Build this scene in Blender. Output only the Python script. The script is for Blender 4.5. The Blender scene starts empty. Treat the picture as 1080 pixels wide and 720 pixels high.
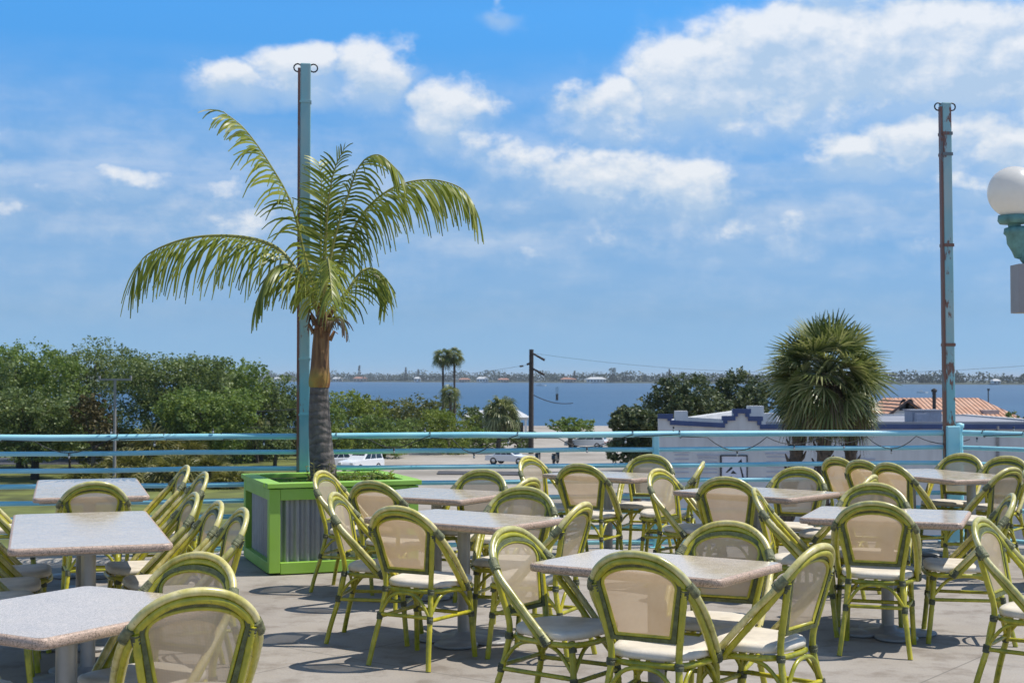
import bpy, math, random
import numpy as np
from mathutils import Vector, Matrix
rnd = random.Random(7)
rng = np.random.default_rng(11)
SC = bpy.context.scene
COL = SC.collection
R = math.radians
EYE = 1.58
GZ = -6.4          # street level below the terrace
WZ = -8.0          # water level
HAZE = .00008

# ------------------------------------------------------------------ helpers
class MB:
    def __init__(s):
        s.v = []; s.f = []; s.m = []; s.s = []
    def add(s, vs, fs, mat=0, smooth=False):
        o = len(s.v)
        s.v += [tuple(p) for p in vs]
        for f in fs:
            s.f.append([i + o for i in f]); s.m.append(mat); s.s.append(smooth)
    def box(s, c, size, rz=0, mat=0, ry=0):
        x, y, z = [a / 2 for a in size]
        M = Matrix.Translation(c) @ Matrix.Rotation(rz, 4, 'Z') @ Matrix.Rotation(ry, 4, 'Y')
        vs = [M @ Vector((a * x, b * y, d * z)) for a in (-1, 1) for b in (-1, 1) for d in (-1, 1)]
        s.add(vs, [(0, 1, 3, 2), (4, 6, 7, 5), (0, 4, 5, 1), (2, 3, 7, 6), (0, 2, 6, 4), (1, 5, 7, 3)], mat)
    def tube(s, pts, r, n=8, mat=0, caps=True, flat=1.0, bulge=0, bl=0.13):
        P = [Vector(p) for p in pts]
        rs = list(r) if hasattr(r, '__len__') else [r] * len(P)
        if bulge:
            Q = [P[0]]; q = [rs[0]]; acc = bl * .5
            for i in range(1, len(P)):
                a, b = P[i - 1], P[i]; L = (b - a).length
                if L < 1e-6: continue
                while acc < L - .012:
                    for dt, k in ((-.009, 1), (0, 1 + bulge), (.009, 1)):
                        t = min(max((acc + dt) / L, 0.001), .999)
                        Q.append(a.lerp(b, t)); q.append((rs[i - 1] * (1 - t) + rs[i] * t) * k)
                    acc += bl
                acc -= L
                Q.append(b); q.append(rs[i])
                if acc < .012: acc = .012
            P, rs = Q, q
        T = []
        for i in range(len(P)):
            a = P[max(i - 1, 0)]; b = P[min(i + 1, len(P) - 1)]
            t = (b - a)
            T.append(t.normalized() if t.length > 1e-9 else Vector((0, 0, 1)))
        up = Vector((0, 0, 1)) if abs(T[0].z) < .9 else Vector((0, 1, 0))
        N = (up - T[0] * up.dot(T[0])).normalized()
        vs = []
        for i, p in enumerate(P):
            N = (N - T[i] * N.dot(T[i]))
            N = N.normalized() if N.length > 1e-6 else T[i].orthogonal().normalized()
            B = T[i].cross(N)
            for k in range(n):
                a = 2 * math.pi * k / n
                vs.append(p + (N * math.cos(a) + B * math.sin(a) * flat) * rs[i])
        fs = []
        for i in range(len(P) - 1):
            for k in range(n):
                k2 = (k + 1) % n
                fs.append((i * n + k, i * n + k2, (i + 1) * n + k2, (i + 1) * n + k))
        s.add(vs, fs, mat, True)
        if caps:
            s.add([vs[k] for k in range(n)], [tuple(reversed(range(n)))], mat)
            s.add([vs[-n + k] for k in range(n)], [tuple(range(n))], mat)
    def lathe(s, prof, n=24, c=(0, 0, 0), mat=0, smooth=True):
        vs = []; fs = []
        for r, z in prof:
            for k in range(n):
                a = 2 * math.pi * k / n
                vs.append((c[0] + r * math.cos(a), c[1] + r * math.sin(a), c[2] + z))
        for i in range(len(prof) - 1):
            for k in range(n):
                k2 = (k + 1) % n
                fs.append((i * n + k, i * n + k2, (i + 1) * n + k2, (i + 1) * n + k))
        s.add(vs, fs, mat, smooth)
    def prism(s, poly, z0, z1, mat=0, axis='Z', smooth=False):
        n = len(poly)
        def V(p, t):
            return {'Z': (p[0], p[1], t), 'Y': (p[0], t, p[1]), 'X': (t, p[0], p[1])}[axis]
        vs = [V(p, z0) for p in poly] + [V(p, z1) for p in poly]
        s.add(vs, [tuple(reversed(range(n))), tuple(range(n, 2 * n))], mat)
        s.add(vs, [(i, (i + 1) % n, n + (i + 1) % n, n + i) for i in range(n)], mat, smooth)
    def build(s, name, mats, parent=None, bevel=0, loc=None, recalc=True):
        me = bpy.data.meshes.new(name)
        me.from_pydata(s.v, [], s.f)
        if not isinstance(mats, (list, tuple)): mats = [mats]
        for m in mats: me.materials.append(m)
        me.polygons.foreach_set('material_index', s.m)
        me.polygons.foreach_set('use_smooth', s.s)
        me.update()
        if recalc:
            import bmesh
            bm = bmesh.new(); bm.from_mesh(me)
            bmesh.ops.recalc_face_normals(bm, faces=bm.faces)
            bm.to_mesh(me); bm.free()
        o = bpy.data.objects.new(name, me); COL.objects.link(o)
        if parent is not None: o.parent = parent
        if loc: o.location = loc
        if bevel:
            b = o.modifiers.new('bevel', 'BEVEL'); b.width = bevel; b.segments = 2; b.limit_method = 'ANGLE'
        return o

def np_mesh(name, V, Fq, mats, parent=None, smooth=False, matidx=None):
    """V (n,3), Fq (m,k) faces of k corners."""
    me = bpy.data.meshes.new(name)
    m, k = Fq.shape
    me.vertices.add(len(V)); me.vertices.foreach_set('co', np.asarray(V, np.float32).ravel())
    me.loops.add(m * k); me.loops.foreach_set('vertex_index', Fq.astype(np.int32).ravel())
    me.polygons.add(m)
    me.polygons.foreach_set('loop_start', np.arange(0, m * k, k, dtype=np.int32))
    me.polygons.foreach_set('loop_total', np.full(m, k, np.int32))
    if smooth: me.polygons.foreach_set('use_smooth', np.ones(m, bool))
    if not isinstance(mats, (list, tuple)): mats = [mats]
    for mt in mats: me.materials.append(mt)
    if matidx is not None: me.polygons.foreach_set('material_index', np.asarray(matidx, np.int32))
    me.update(calc_edges=True); me.validate()
    o = bpy.data.objects.new(name, me); COL.objects.link(o)
    if parent is not None: o.parent = parent
    return o

def tag(o, label=None, cat=None, group=None, kind=None):
    if label: o['label'] = label
    if cat: o['category'] = cat
    if group: o['group'] = group
    if kind: o['kind'] = kind
    return o
def thing(name, label, cat, loc=(0, 0, 0), rz=0, group=None):
    o = bpy.data.objects.new(name, None); COL.objects.link(o)
    o.location = loc; o.rotation_euler = (0, 0, rz); o.empty_display_size = .1
    return tag(o, label, cat, group)
def copy_tree(o, parent=None):
    c = o.copy(); COL.objects.link(c)
    if parent is not None: c.parent = parent
    for ch in KIDS.get(o.name, []): copy_tree(ch, c)
    return c
KIDS = {}
def note_kids(o):
    ks = [c for c in COL.objects if c.parent == o]
    KIDS[o.name] = ks
    for k in ks: note_kids(k)
def cr(pts, n=6, closed=False):
    """Catmull-Rom through pts"""
    P = [Vector(p) for p in pts]; out = []
    m = len(P)
    for i in range(m if closed else m - 1):
        p0 = P[(i - 1) % m] if closed or i > 0 else P[0] * 2 - P[1]
        p1 = P[i]; p2 = P[(i + 1) % m]
        p3 = P[(i + 2) % m] if closed or i + 2 < m else P[-1] * 2 - P[-2]
        for k in range(n):
            t = k / n
            out.append(.5 * ((2 * p1) + (p2 - p0) * t + (2 * p0 - 5 * p1 + 4 * p2 - p3) * t * t + (3 * p1 - p0 - 3 * p2 + p3) * t ** 3))
    if not closed: out.append(P[-1])
    return out

# ------------------------------------------------------------------ materials
class NT:
    def __init__(s, m):
        s.t = m.node_tree; s.n = s.t.nodes; s.l = s.t.links
    def node(s, typ, **kw):
        n = s.n.new(typ)
        for k, v in kw.items():
            if k.startswith('i_'):
                n.inputs[k[2:].replace('_', ' ')].default_value = v
            else: setattr(n, k, v)
        return n
    def link(s, a, b): s.l.new(a, b)
    def noise(s, scale, vec, detail=4, rough=.55, dim='3D'):
        n = s.node('ShaderNodeTexNoise', noise_dimensions=dim)
        n.inputs['Scale'].default_value = scale; n.inputs['Detail'].default_value = detail; n.inputs['Roughness'].default_value = rough
        s.link(vec, n.inputs['Vector']); return n.outputs['Fac']
    def ramp(s, fac, stops, interp='LINEAR'):
        r = s.node('ShaderNodeValToRGB'); r.color_ramp.interpolation = interp
        e = r.color_ramp.elements
        while len(e) < len(stops): e.new(.5)
        for el, (p, c) in zip(e, stops):
            el.position = p; el.color = (*c, 1) if len(c) == 3 else c
        s.link(fac, r.inputs['Fac']); return r.outputs['Color']
    def mix(s, fac, a, b, typ='MIX'):
        n = s.node('ShaderNodeMix', data_type='RGBA', blend_type=typ)
        for sock, v in ((n.inputs[0], fac), (n.inputs[6], a), (n.inputs[7], b)):
            if hasattr(v, 'links'): s.link(v, sock)
            else: sock.default_value = v if not isinstance(v, tuple) else (*v, 1)[:4]
        return n.outputs[2]
    def math(s, op, a, b=0, c=0, clamp=False):
        n = s.node('ShaderNodeMath', operation=op, use_clamp=clamp)
        for i, v in enumerate((a, b, c)):
            if hasattr(v, 'links'): s.link(v, n.inputs[i])
            else: n.inputs[i].default_value = v
        return n.outputs[0]
    def bump(s, h, strength=.3, dist=.01):
        b = s.node('ShaderNodeBump'); b.inputs['Strength'].default_value = strength; b.inputs['Distance'].default_value = dist
        s.link(h, b.inputs['Height']); return b.outputs['Normal']

def newmat(name):
    m = bpy.data.materials.new(name); m.use_nodes = True
    t = NT(m); p = t.n['Principled BSDF']
    return m, t, p
def coords(t, kind='Object', scale=None):
    c = t.node('ShaderNodeTexCoord').outputs[kind]
    if scale:
        mp = t.node('ShaderNodeMapping'); mp.inputs['Scale'].default_value = scale
        t.link(c, mp.inputs['Vector']); c = mp.outputs['Vector']
    return c
def simple(name, col, rough=.5, metal=0, var=.12, scale=8, bump=0, spec=.5, bscale=40):
    m, t, p = newmat(name)
    c = coords(t)
    n = t.noise(scale, c, 5)
    lo = tuple(x * (1 - var) for x in col); hi = tuple(min(x * (1 + var), 1) for x in col)
    t.link(t.ramp(n, [(.3, lo), (.7, hi)]), p.inputs['Base Color'])
    p.inputs['Roughness'].default_value = rough; p.inputs['Metallic'].default_value = metal
    p.inputs['Specular IOR Level'].default_value = spec
    if bump: t.link(t.bump(t.noise(bscale, c, 4), bump), p.inputs['Normal'])
    return m
def leafmat(name, cols, rough=.5, trans=.35, scale=.35, isl=.55):
    """cols: dark, mid, light; hue changes between clumps and between leaves"""
    m, t, p = newmat(name)
    geo = t.node('ShaderNodeNewGeometry')
    n = t.noise(scale, coords(t), 3)
    a = t.math('MULTIPLY', geo.outputs['Random Per Island'], isl)
    b = t.math('MULTIPLY_ADD', n, 1.5 * (1 - isl) + .3, -.22)
    f = t.math('ADD', a, b, clamp=True)
    c = t.ramp(f, [(.1, cols[0]), (.5, cols[1]), (.9, cols[2])])
    t.link(c, p.inputs['Base Color']); p.inputs['Roughness'].default_value = rough
    p.inputs['Specular IOR Level'].default_value = .4
    tr = t.node('ShaderNodeBsdfTranslucent'); t.link(t.mix(1.0, c, (1.0, 1.0, .55), 'MULTIPLY'), tr.inputs['Color'])
    mx = t.node('ShaderNodeMixShader'); mx.inputs[0].default_value = trans
    t.link(p.outputs[0], mx.inputs[1]); t.link(tr.outputs[0], mx.inputs[2])
    t.link(mx.outputs[0], t.n['Material Output'].inputs['Surface'])
    return m

def m_concrete():
    m, t, p = newmat('deck_concrete')
    c = coords(t)
    big = t.noise(.7, c, 5, .6); mid = t.noise(4, c, 6, .65); fine = t.noise(90, c, 3, .6)
    col = t.ramp(big, [(.3, (.285, .25, .212)), (.52, (.352, .316, .275)), (.72, (.40, .366, .325))])
    st = t.ramp(mid, [(.36, (.74, .71, .68)), (.5, (1, 1, 1)), (.7, (1.05, 1.04, 1.02))])
    col = t.mix(1.0, col, st, 'MULTIPLY')
    col = t.mix(.5, col, t.ramp(fine, [(.3, (.75, .75, .75)), (.7, (1.15, 1.15, 1.15))]), 'MULTIPLY')
    # sparse dark spots
    v = t.node('ShaderNodeTexVoronoi'); v.inputs['Scale'].default_value = 2.6; t.link(c, v.inputs['Vector'])
    sp = t.ramp(v.outputs['Distance'], [(.0, (.62, .6, .58)), (.045, (.8, .79, .78)), (.075, (1, 1, 1))])
    col = t.mix(.6, col, sp, 'MULTIPLY')
    # saw cuts
    mp = t.node('ShaderNodeMapping'); mp.inputs['Rotation'].default_value = (0, 0, R(38)); t.link(c, mp.inputs['Vector'])
    br = t.node('ShaderNodeTexBrick', offset=0.0); br.inputs['Scale'].default_value = 1
    br.inputs['Mortar Size'].default_value = .006; br.inputs['Brick Width'].default_value = 2.9; br.inputs['Row Height'].default_value = 2.9
    br.inputs['Mortar Smooth'].default_value = .3
    t.link(mp.outputs[0], br.inputs['Vector'])
    col = t.mix(t.math('MULTIPLY', br.outputs['Fac'], .6), col, (.12, .11, .1))
    t.link(col, p.inputs['Base Color']); p.inputs['Roughness'].default_value = .75
    p.inputs['Specular IOR Level'].default_value = .3
    h = t.math('ADD', fine, t.math('MULTIPLY', mid, 2))
    t.link(t.bump(h, .25, .004), p.inputs['Normal'])
    return m
def m_bamboo(name, pale):
    m, t, p = newmat(name)
    c = coords(t)
    n = t.noise(9, c, 4, .6); n2 = t.noise(38, c, 3)
    st = t.noise(1, coords(t, 'Object', (60, 60, 5)), 3)
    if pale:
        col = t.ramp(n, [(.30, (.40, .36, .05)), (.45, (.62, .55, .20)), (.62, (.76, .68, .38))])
    else:
        col = t.ramp(n, [(.28, (.17, .20, .012)), (.45, (.41, .385, .018)), (.6, (.54, .48, .030)), (.75, (.64, .57, .11))])
    col = t.mix(.5, col, t.ramp(st, [(.3, (.66, .70, .5)), (.65, (1.1, 1.07, 1.05))]), 'MULTIPLY')
    col = t.mix(t.math('MULTIPLY', t.ramp(n2, [(.62, (0, 0, 0)), (.72, (1, 1, 1))]), .55), col, (.10, .11, .02))
    oi = t.node('ShaderNodeObjectInfo'); col = t.mix(1.0, col, t.ramp(oi.outputs['Random'], [(0, (.80, .84, .80)), (1, (1.10, 1.06, 1.0))]), 'MULTIPLY')
    t.link(col, p.inputs['Base Color']); p.inputs['Roughness'].default_value = .30
    p.inputs['Specular IOR Level'].default_value = .75
    t.link(t.bump(n2, .15, .003), p.inputs['Normal'])
    return m
def m_sling(name='sling_mesh'):
    m, t, p = newmat(name)
    c = coords(t)
    wv = t.noise(6, c, 4)
    col = t.ramp(wv, [(.3, (.64, .52, .38)), (.7, (.76, .65, .50))])
    w1 = t.node('ShaderNodeTexWave'); w1.inputs['Scale'].default_value = 60; w1.bands_direction = 'X'; t.link(c, w1.inputs['Vector'])
    w2 = t.node('ShaderNodeTexWave'); w2.inputs['Scale'].default_value = 60; w2.bands_direction = 'Z'; t.link(c, w2.inputs['Vector'])
    wf = t.math('MULTIPLY', w1.outputs['Fac'], w2.outputs['Fac'])
    col = t.mix(.35, col, t.ramp(wf, [(.0, (.7, .7, .7)), (.5, (1.1, 1.1, 1.1))]), 'MULTIPLY')
    t.link(col, p.inputs['Base Color']); p.inputs['Roughness'].default_value = .65; p.inputs['Specular IOR Level'].default_value = .3
    tr = t.node('ShaderNodeBsdfTranslucent'); t.link(t.mix(1, col, (1, .78, .50), 'MULTIPLY'), tr.inputs['Color'])
    mx = t.node('ShaderNodeMixShader'); mx.inputs[0].default_value = .46
    t.link(p.outputs[0], mx.inputs[1]); t.link(tr.outputs[0], mx.inputs[2])
    tp = t.node('ShaderNodeBsdfTransparent'); m2 = t.node('ShaderNodeMixShader'); m2.inputs[0].default_value = .23
    t.link(mx.outputs[0], m2.inputs[1]); t.link(tp.outputs[0], m2.inputs[2])
    t.link(m2.outputs[0], t.n['Material Output'].inputs['Surface'])
    return m
def m_stone(name, base, var, rough, chip=220):
    m, t, p = newmat(name)
    c = coords(t)
    v = t.node('ShaderNodeTexVoronoi'); v.inputs['Scale'].default_value = chip; t.link(c, v.inputs['Vector'])
    s = t.node('ShaderNodeSeparateColor'); t.link(v.outputs['Color'], s.inputs[0])
    col = t.ramp(s.outputs[0], [(.08, tuple(x * var for x in base)), (.25, tuple(x * .9 for x in base)), (.6, base), (.92, tuple(min(1, x * 1.35) for x in base))])
    n = t.noise(5, c, 4)
    col = t.mix(.5, col, t.ramp(n, [(.3, (.86, .86, .86)), (.7, (1.08, 1.07, 1.05))]), 'MULTIPLY')
    t.link(col, p.inputs['Base Color']); p.inputs['Roughness'].default_value = rough
    t.link(t.ramp(t.noise(14, c, 5), [(.3, (rough * .7,) * 3), (.7, (rough * 1.7,) * 3)]), p.inputs['Roughness'])
    t.link(t.bump(t.noise(60, c, 3), .04, .004), p.inputs['Normal']); p.inputs['Specular IOR Level'].default_value = .45
    return m
def m_paint(name, col, rustcol=(.20, .06, .025), amount=.62, fade=None, scale=5, stretch=(1, 1, .35), rough=.4):
    m, t, p = newmat(name)
    c = coords(t); cs = coords(t, 'Object', stretch)
    n = t.noise(scale, cs, 6, .65); n2 = t.noise(2.2, c, 3)
    base = t.ramp(n2, [(.3, tuple(x * .85 for x in col)), (.7, tuple(min(1, x * 1.12) for x in col))])
    if fade:
        base = t.mix(t.ramp(t.noise(3, cs, 5), [(.42, (0, 0, 0)), (.62, (1, 1, 1))]), base, fade)
    rm = t.ramp(n, [(amount, (0, 0, 0)), (amount + .03, (1, 1, 1))])
    t.link(t.mix(rm, base, rustcol), p.inputs['Base Color'])
    p.inputs['Roughness'].default_value = rough; p.inputs['Specular IOR Level'].default_value = .75
    t.link(t.bump(n, .2, .004), p.inputs['Normal'])
    return m

M = {}
M['deck'] = m_concrete()
M['bamboo'] = m_bamboo('green_bamboo_lacquer', False)
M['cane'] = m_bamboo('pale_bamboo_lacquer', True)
M['sling'] = m_sling()
M['cushion'] = simple('seat_vinyl', (.70, .63, .52), .55, var=.16, scale=9, bump=.12, bscale=120)
M['binding'] = simple('grey_green_binding', (.090, .098, .055), .6, var=.4, scale=60, bump=.5, bscale=150)
M['wrap'] = simple('cane_wrapping', (.17, .175, .085), .5, var=.5, scale=50, bump=.6, bscale=160)
M['border'] = simple('olive_bound_border', (.105, .118, .042), .55, var=.45, scale=40, bump=.4, bscale=120)
M['stone'] = m_stone('table_terrazzo', (.60, .505, .40), .68, .12, 300)
M['stone_edge'] = m_stone('table_edge_stone', (.47, .345, .265), .45, .4, 260)
M['steel'] = simple('grey_steel_column', (.33, .33, .32), .42, .55, .15, 6)
M['plinth'] = simple('cast_base', (.30, .295, .29), .5, .3, .2, 8, .2)
M['teal'] = m_paint('teal_rail_paint', (.24, .60, .70), amount=.745, fade=(.38, .70, .77), stretch=(.5, 1, 1))
M['tealpole'] = m_paint('teal_pole_paint', (.15, .42, .47), rustcol=(.17, .08, .05), amount=.60, fade=(.32, .43, .42))
M['rustpole'] = m_paint('rust_patched_pole_paint', (.17, .42, .46), rustcol=(.16, .065, .035), amount=.55, fade=(.34, .44, .43), scale=6)
M['rustedge'] = m_paint('rusty_edge', (.12, .13, .13), rustcol=(.16, .06, .03), amount=.45)
M['wire'] = simple('black_wire', (.015, .017, .02), .5)
M['bulb'] = simple('clear_bulb', (.45, .45, .44), .1)
M['lime'] = m_paint('lime_timber_paint', (.28, .52, .05), rustcol=(.25, .25, .10), amount=.70, fade=(.31, .55, .08), scale=7, stretch=(1, 1, 1), rough=.5)
def m_corr():
    m, t, p = newmat('galvanised_corrugated')
    c = coords(t)
    n = t.noise(3, coords(t, 'Object', (1, 1, .4)), 5); n2 = t.noise(25, coords(t, 'Object', (4, 4, .6)), 4)
    col = t.ramp(n, [(.3, (.27, .29, .31)), (.7, (.36, .385, .405))])
    col = t.mix(.5, col, t.ramp(n2, [(.35, (.86, .86, .86)), (.65, (1.06, 1.06, 1.06))]), 'MULTIPLY')
    t.link(col, p.inputs['Base Color']); p.inputs['Metallic'].default_value = .6; p.inputs['Roughness'].default_value = .42
    return m
M['corr'] = m_corr()
M['soil'] = simple('planter_soil', (.06, .04, .025), .9, var=.4, scale=30, bump=.6)

# ------------------------------------------------------------------ camera, light, world
cam = bpy.data.cameras.new('camera'); cam.sensor_width = 36; cam.lens = 50
cam.clip_start = .05; cam.clip_end = 30000
cam.dof.use_dof = True; cam.dof.focus_distance = 7.6; cam.dof.aperture_fstop = 9
co = bpy.data.objects.new('camera', cam); COL.objects.link(co)
co.location = (0, 0, EYE); co.rotation_euler = (R(90) + math.atan(38.5 / 1500), 0, 0)
SC.camera = co
SUN_EL, SUN_AZ = 61, math.degrees(math.atan2(1, .09))   # azimuth clockwise from +Y
sl = bpy.data.lights.new('sun', 'SUN'); sl.energy = 4.9; sl.angle = R(.5); sl.color = (1, .95, .87)
so = bpy.data.objects.new('sun', sl); COL.objects.link(so)
d = Vector((math.sin(R(SUN_AZ)) * math.cos(R(SUN_EL)), math.cos(R(SUN_AZ)) * math.cos(R(SUN_EL)), math.sin(R(SUN_EL))))
so.rotation_euler = d.to_track_quat('Z', 'Y').to_euler(); so.location = (20, 0, 30)

CLOUDS = [  # azimuth, elevation, half width, half height (in 1/1500 rad), weight
 (250, 316, 48, 20, 1), (318, 322, 72, 24, 1), (395, 324, 50, 28, 1), (468, 286, 62, 30, 1), (515, 250, 80, 20, .75),
 (645, 292, 66, 32, 1), (745, 318, 110, 46, 1.2), (850, 338, 140, 52, 1.3), (985, 336, 140, 52, 1.3), (1080, 315, 100, 50, 1.2),
 (800, 276, 150, 26, .7), (885, 394, 90, 16, .95), (985, 402, 110, 18, 1), (625, 222, 130, 30, .92), (715, 208, 90, 32, .98), (550, 236, 84, 24, .8),
 (905, 232, 90, 20, .95), (975, 250, 90, 34, 1.05), (1060, 240, 90, 32, 1.05), (1010, 194, 70, 16, .75),
 (150, 208, 56, 12, .66), (80, 196, 66, 14, .62), (245, 202, 50, 15, .68), (10, 168, 80, 15, .66), (200, 185, 70, 16, .55), (0, 240, 20, 8, .7),
 (540, 138, 90, 22, .55), (700, 160, 110, 26, .6), (830, 160, 130, 30, .62), (250, 168, 100, 28, .62), (120, 158, 120, 20, .5), (527, 391, 24, 9, .7),
 (980, 150, 100, 20, .5), (440, 200, 90, 24, .45)]
def make_world():
    w = bpy.data.worlds.new('World'); SC.world = w; w.use_nodes = True
    t = NT(w); bg = t.n['Background']
    sky = t.node('ShaderNodeTexSky', sky_type='NISHITA'); sky.sun_disc = False
    sky.sun_elevation = R(SUN_EL); sky.sun_rotation = R(SUN_AZ)
    sky.air_density = 1.0; sky.dust_density = 0.0; sky.ozone_density = 1.2; sky.altitude = 0
    tc = t.node('ShaderNodeTexCoord').outputs['Generated']
    sx = t.node('ShaderNodeSeparateXYZ'); t.link(tc, sx.inputs[0])
    x, y, z = sx.outputs
    az = t.math('ARCTAN2', x, y); el = t.math('ARCSINE', z)
    uv = t.node('ShaderNodeCombineXYZ'); t.link(az, uv.inputs[0]); t.link(t.math('MULTIPLY', el, 1.35), uv.inputs[1])
    # warp
    wn = t.node('ShaderNodeTexNoise'); wn.inputs['Scale'].default_value = 22; wn.inputs['Detail'].default_value = 4; t.link(uv.outputs[0], wn.inputs['Vector'])
    ws = t.node('ShaderNodeSeparateColor'); t.link(wn.outputs['Color'], ws.inputs[0])
    azw = t.math('MULTIPLY_ADD', t.math('SUBTRACT', ws.outputs[0], .5), .06, az)
    elw = t.math('MULTIPLY_ADD', t.math('SUBTRACT', ws.outputs[1], .5), .030, el)
    def mask(du, dv):
        acc = None
        for (cx, cy, rx, ry, wt) in CLOUDS:
            a0 = (cx - 540) / 1500; e0 = cy / 1500
            u = t.math('MULTIPLY_ADD', azw, 1500 / rx, -(a0 + du) * 1500 / rx)
            v = t.math('MULTIPLY_ADD', elw, 1500 / ry, -(e0 + dv) * 1500 / ry)
            v = t.math('MAXIMUM', v, t.math('MULTIPLY', v, -.62))
            q = t.math('MULTIPLY_ADD', u, u, t.math('MULTIPLY', v, v))
            g = t.math('MULTIPLY', t.math('POWER', 2.718, t.math('MULTIPLY', q, -.9)), wt)
            acc = g if acc is None else t.math('MAXIMUM', acc, g)
        return acc
    base = mask(0, 0)
    def fbm(du, dv):
        mp = t.node('ShaderNodeMapping'); mp.inputs['Location'].default_value = (du, dv, 0)
        t.link(uv.outputs[0], mp.inputs['Vector'])
        n1 = t.noise(24, mp.outputs[0], 10, .60)
        return n1
    n0 = fbm(0, 0); n1 = fbm(-.006, .012)
    dens = t.math('ADD', base, t.math('MULTIPLY', t.math('SUBTRACT', n0, .5), 1.15))
    alpha = t.node('ShaderNodeMapRange', interpolation_type='SMOOTHSTEP'); alpha.inputs[1].default_value = .36; alpha.inputs[2].default_value = .86
    alpha.inputs[4].default_value = .86
    t.link(dens, alpha.inputs[0])
    # elsewhere on the dome: unseen noise clouds, cover set to whiten the fill light
    far = t.node('ShaderNodeMapRange'); far.inputs[1].default_value = .47; far.inputs[2].default_value = .72; t.link(t.noise(3.2, tc, 8, .6), far.inputs[0])
    away = t.node('ShaderNodeMapRange'); away.inputs[1].default_value = .5; away.inputs[2].default_value = .8
    t.link(t.math('ABSOLUTE', az), away.inputs[0])
    hi = t.node('ShaderNodeMapRange'); hi.inputs[1].default_value = .34; hi.inputs[2].default_value = .6; t.link(el, hi.inputs[0])
    fa = t.math('MULTIPLY', far.outputs[0], t.math('MAXIMUM', away.outputs[0], hi.outputs[0]))
    up = t.node('ShaderNodeMapRange'); up.inputs[1].default_value = .02; up.inputs[2].default_value = .1; t.link(el, up.inputs[0])
    msoft = mask(0, -.010)
    soft = t.node('ShaderNodeMapRange', interpolation_type='SMOOTHSTEP'); soft.inputs[1].default_value = .10; soft.inputs[2].default_value = 1.05; soft.inputs[4].default_value = .72
    t.link(t.math('ADD', msoft, t.math('MULTIPLY', t.math('SUBTRACT', n0, .5), .8)), soft.inputs[0])
    a = t.math('MAXIMUM', t.math('MAXIMUM', alpha.outputs[0], soft.outputs[0]), t.math('MULTIPLY', fa, .8))
    # thin veil low in the sky
    mp = t.node('ShaderNodeMapping'); mp.inputs['Scale'].default_value = (1, 3.2, 1); t.link(uv.outputs[0], mp.inputs['Vector'])
    vn = t.node('ShaderNodeMapRange'); vn.inputs[1].default_value = .30; vn.inputs[2].default_value = .72; vn.inputs[3].default_value = .12; vn.inputs[4].default_value = .52
    t.link(t.noise(9, mp.outputs[0], 6, .6), vn.inputs[0])
    band = t.node('ShaderNodeMapRange'); band.inputs[1].default_value = .23; band.inputs[2].default_value = .14; t.link(el, band.inputs[0])
    a = t.math('MAXIMUM', a, t.math('MULTIPLY', vn.outputs[0], band.outputs[0]))
    a = t.math('MULTIPLY', a, up.outputs[0])
    # sunlit tops, greyer bases
    lit = t.math('MULTIPLY_ADD', t.math('SUBTRACT', n0, n1), 2.6, .42)
    lit = t.math('ADD', lit, t.math('MULTIPLY', t.math('SUBTRACT', base, msoft), 2.0), clamp=True)
    cc = t.ramp(lit, [(.05, (5.0, 6.4, 8.1)), (.42, (6.6, 7.5, 8.6)), (.75, (8.2, 8.6, 9.0)), (1, (9.3, 9.4, 9.45))])
    hs = t.node('ShaderNodeHueSaturation'); hs.inputs['Saturation'].default_value = 1.0; hs.inputs['Value'].default_value = 1.0
    t.link(sky.outputs[0], hs.inputs['Color'])
    tint = t.ramp(t.math('DIVIDE', el, .6, clamp=True), [(.0, (.16, .32, .72)), (.075, (.182, .30, .545)), (.19, (.205, .355, .55)), (.315, (.185, .46, .71)), (.42, (.225, .58, .86)), (.52, (.26, .57, .82)), (1, (.38, .52, .62))])
    skyc = t.mix(1.0, hs.outputs[0], t.mix(1.0, tint, (2.0, 2.0, 2.0), 'MULTIPLY'), 'MULTIPLY')
    t.link(t.mix(a, skyc, cc), bg.inputs['Color'])
    bg.inputs['Strength'].default_value = .10
    w.cycles.sampling_method = 'MANUAL'; w.cycles.sample_map_resolution = 512
make_world()
SC.view_settings.view_transform = 'Standard'; SC.view_settings.look = 'None'
SC.view_settings.exposure = 0; SC.view_settings.gamma = 1
SC.cycles.max_bounces = 8; SC.cycles.transparent_max_bounces = 12; SC.cycles.use_denoising = True
SC.cycles.caustics_reflective = False; SC.cycles.caustics_refractive = False

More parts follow.
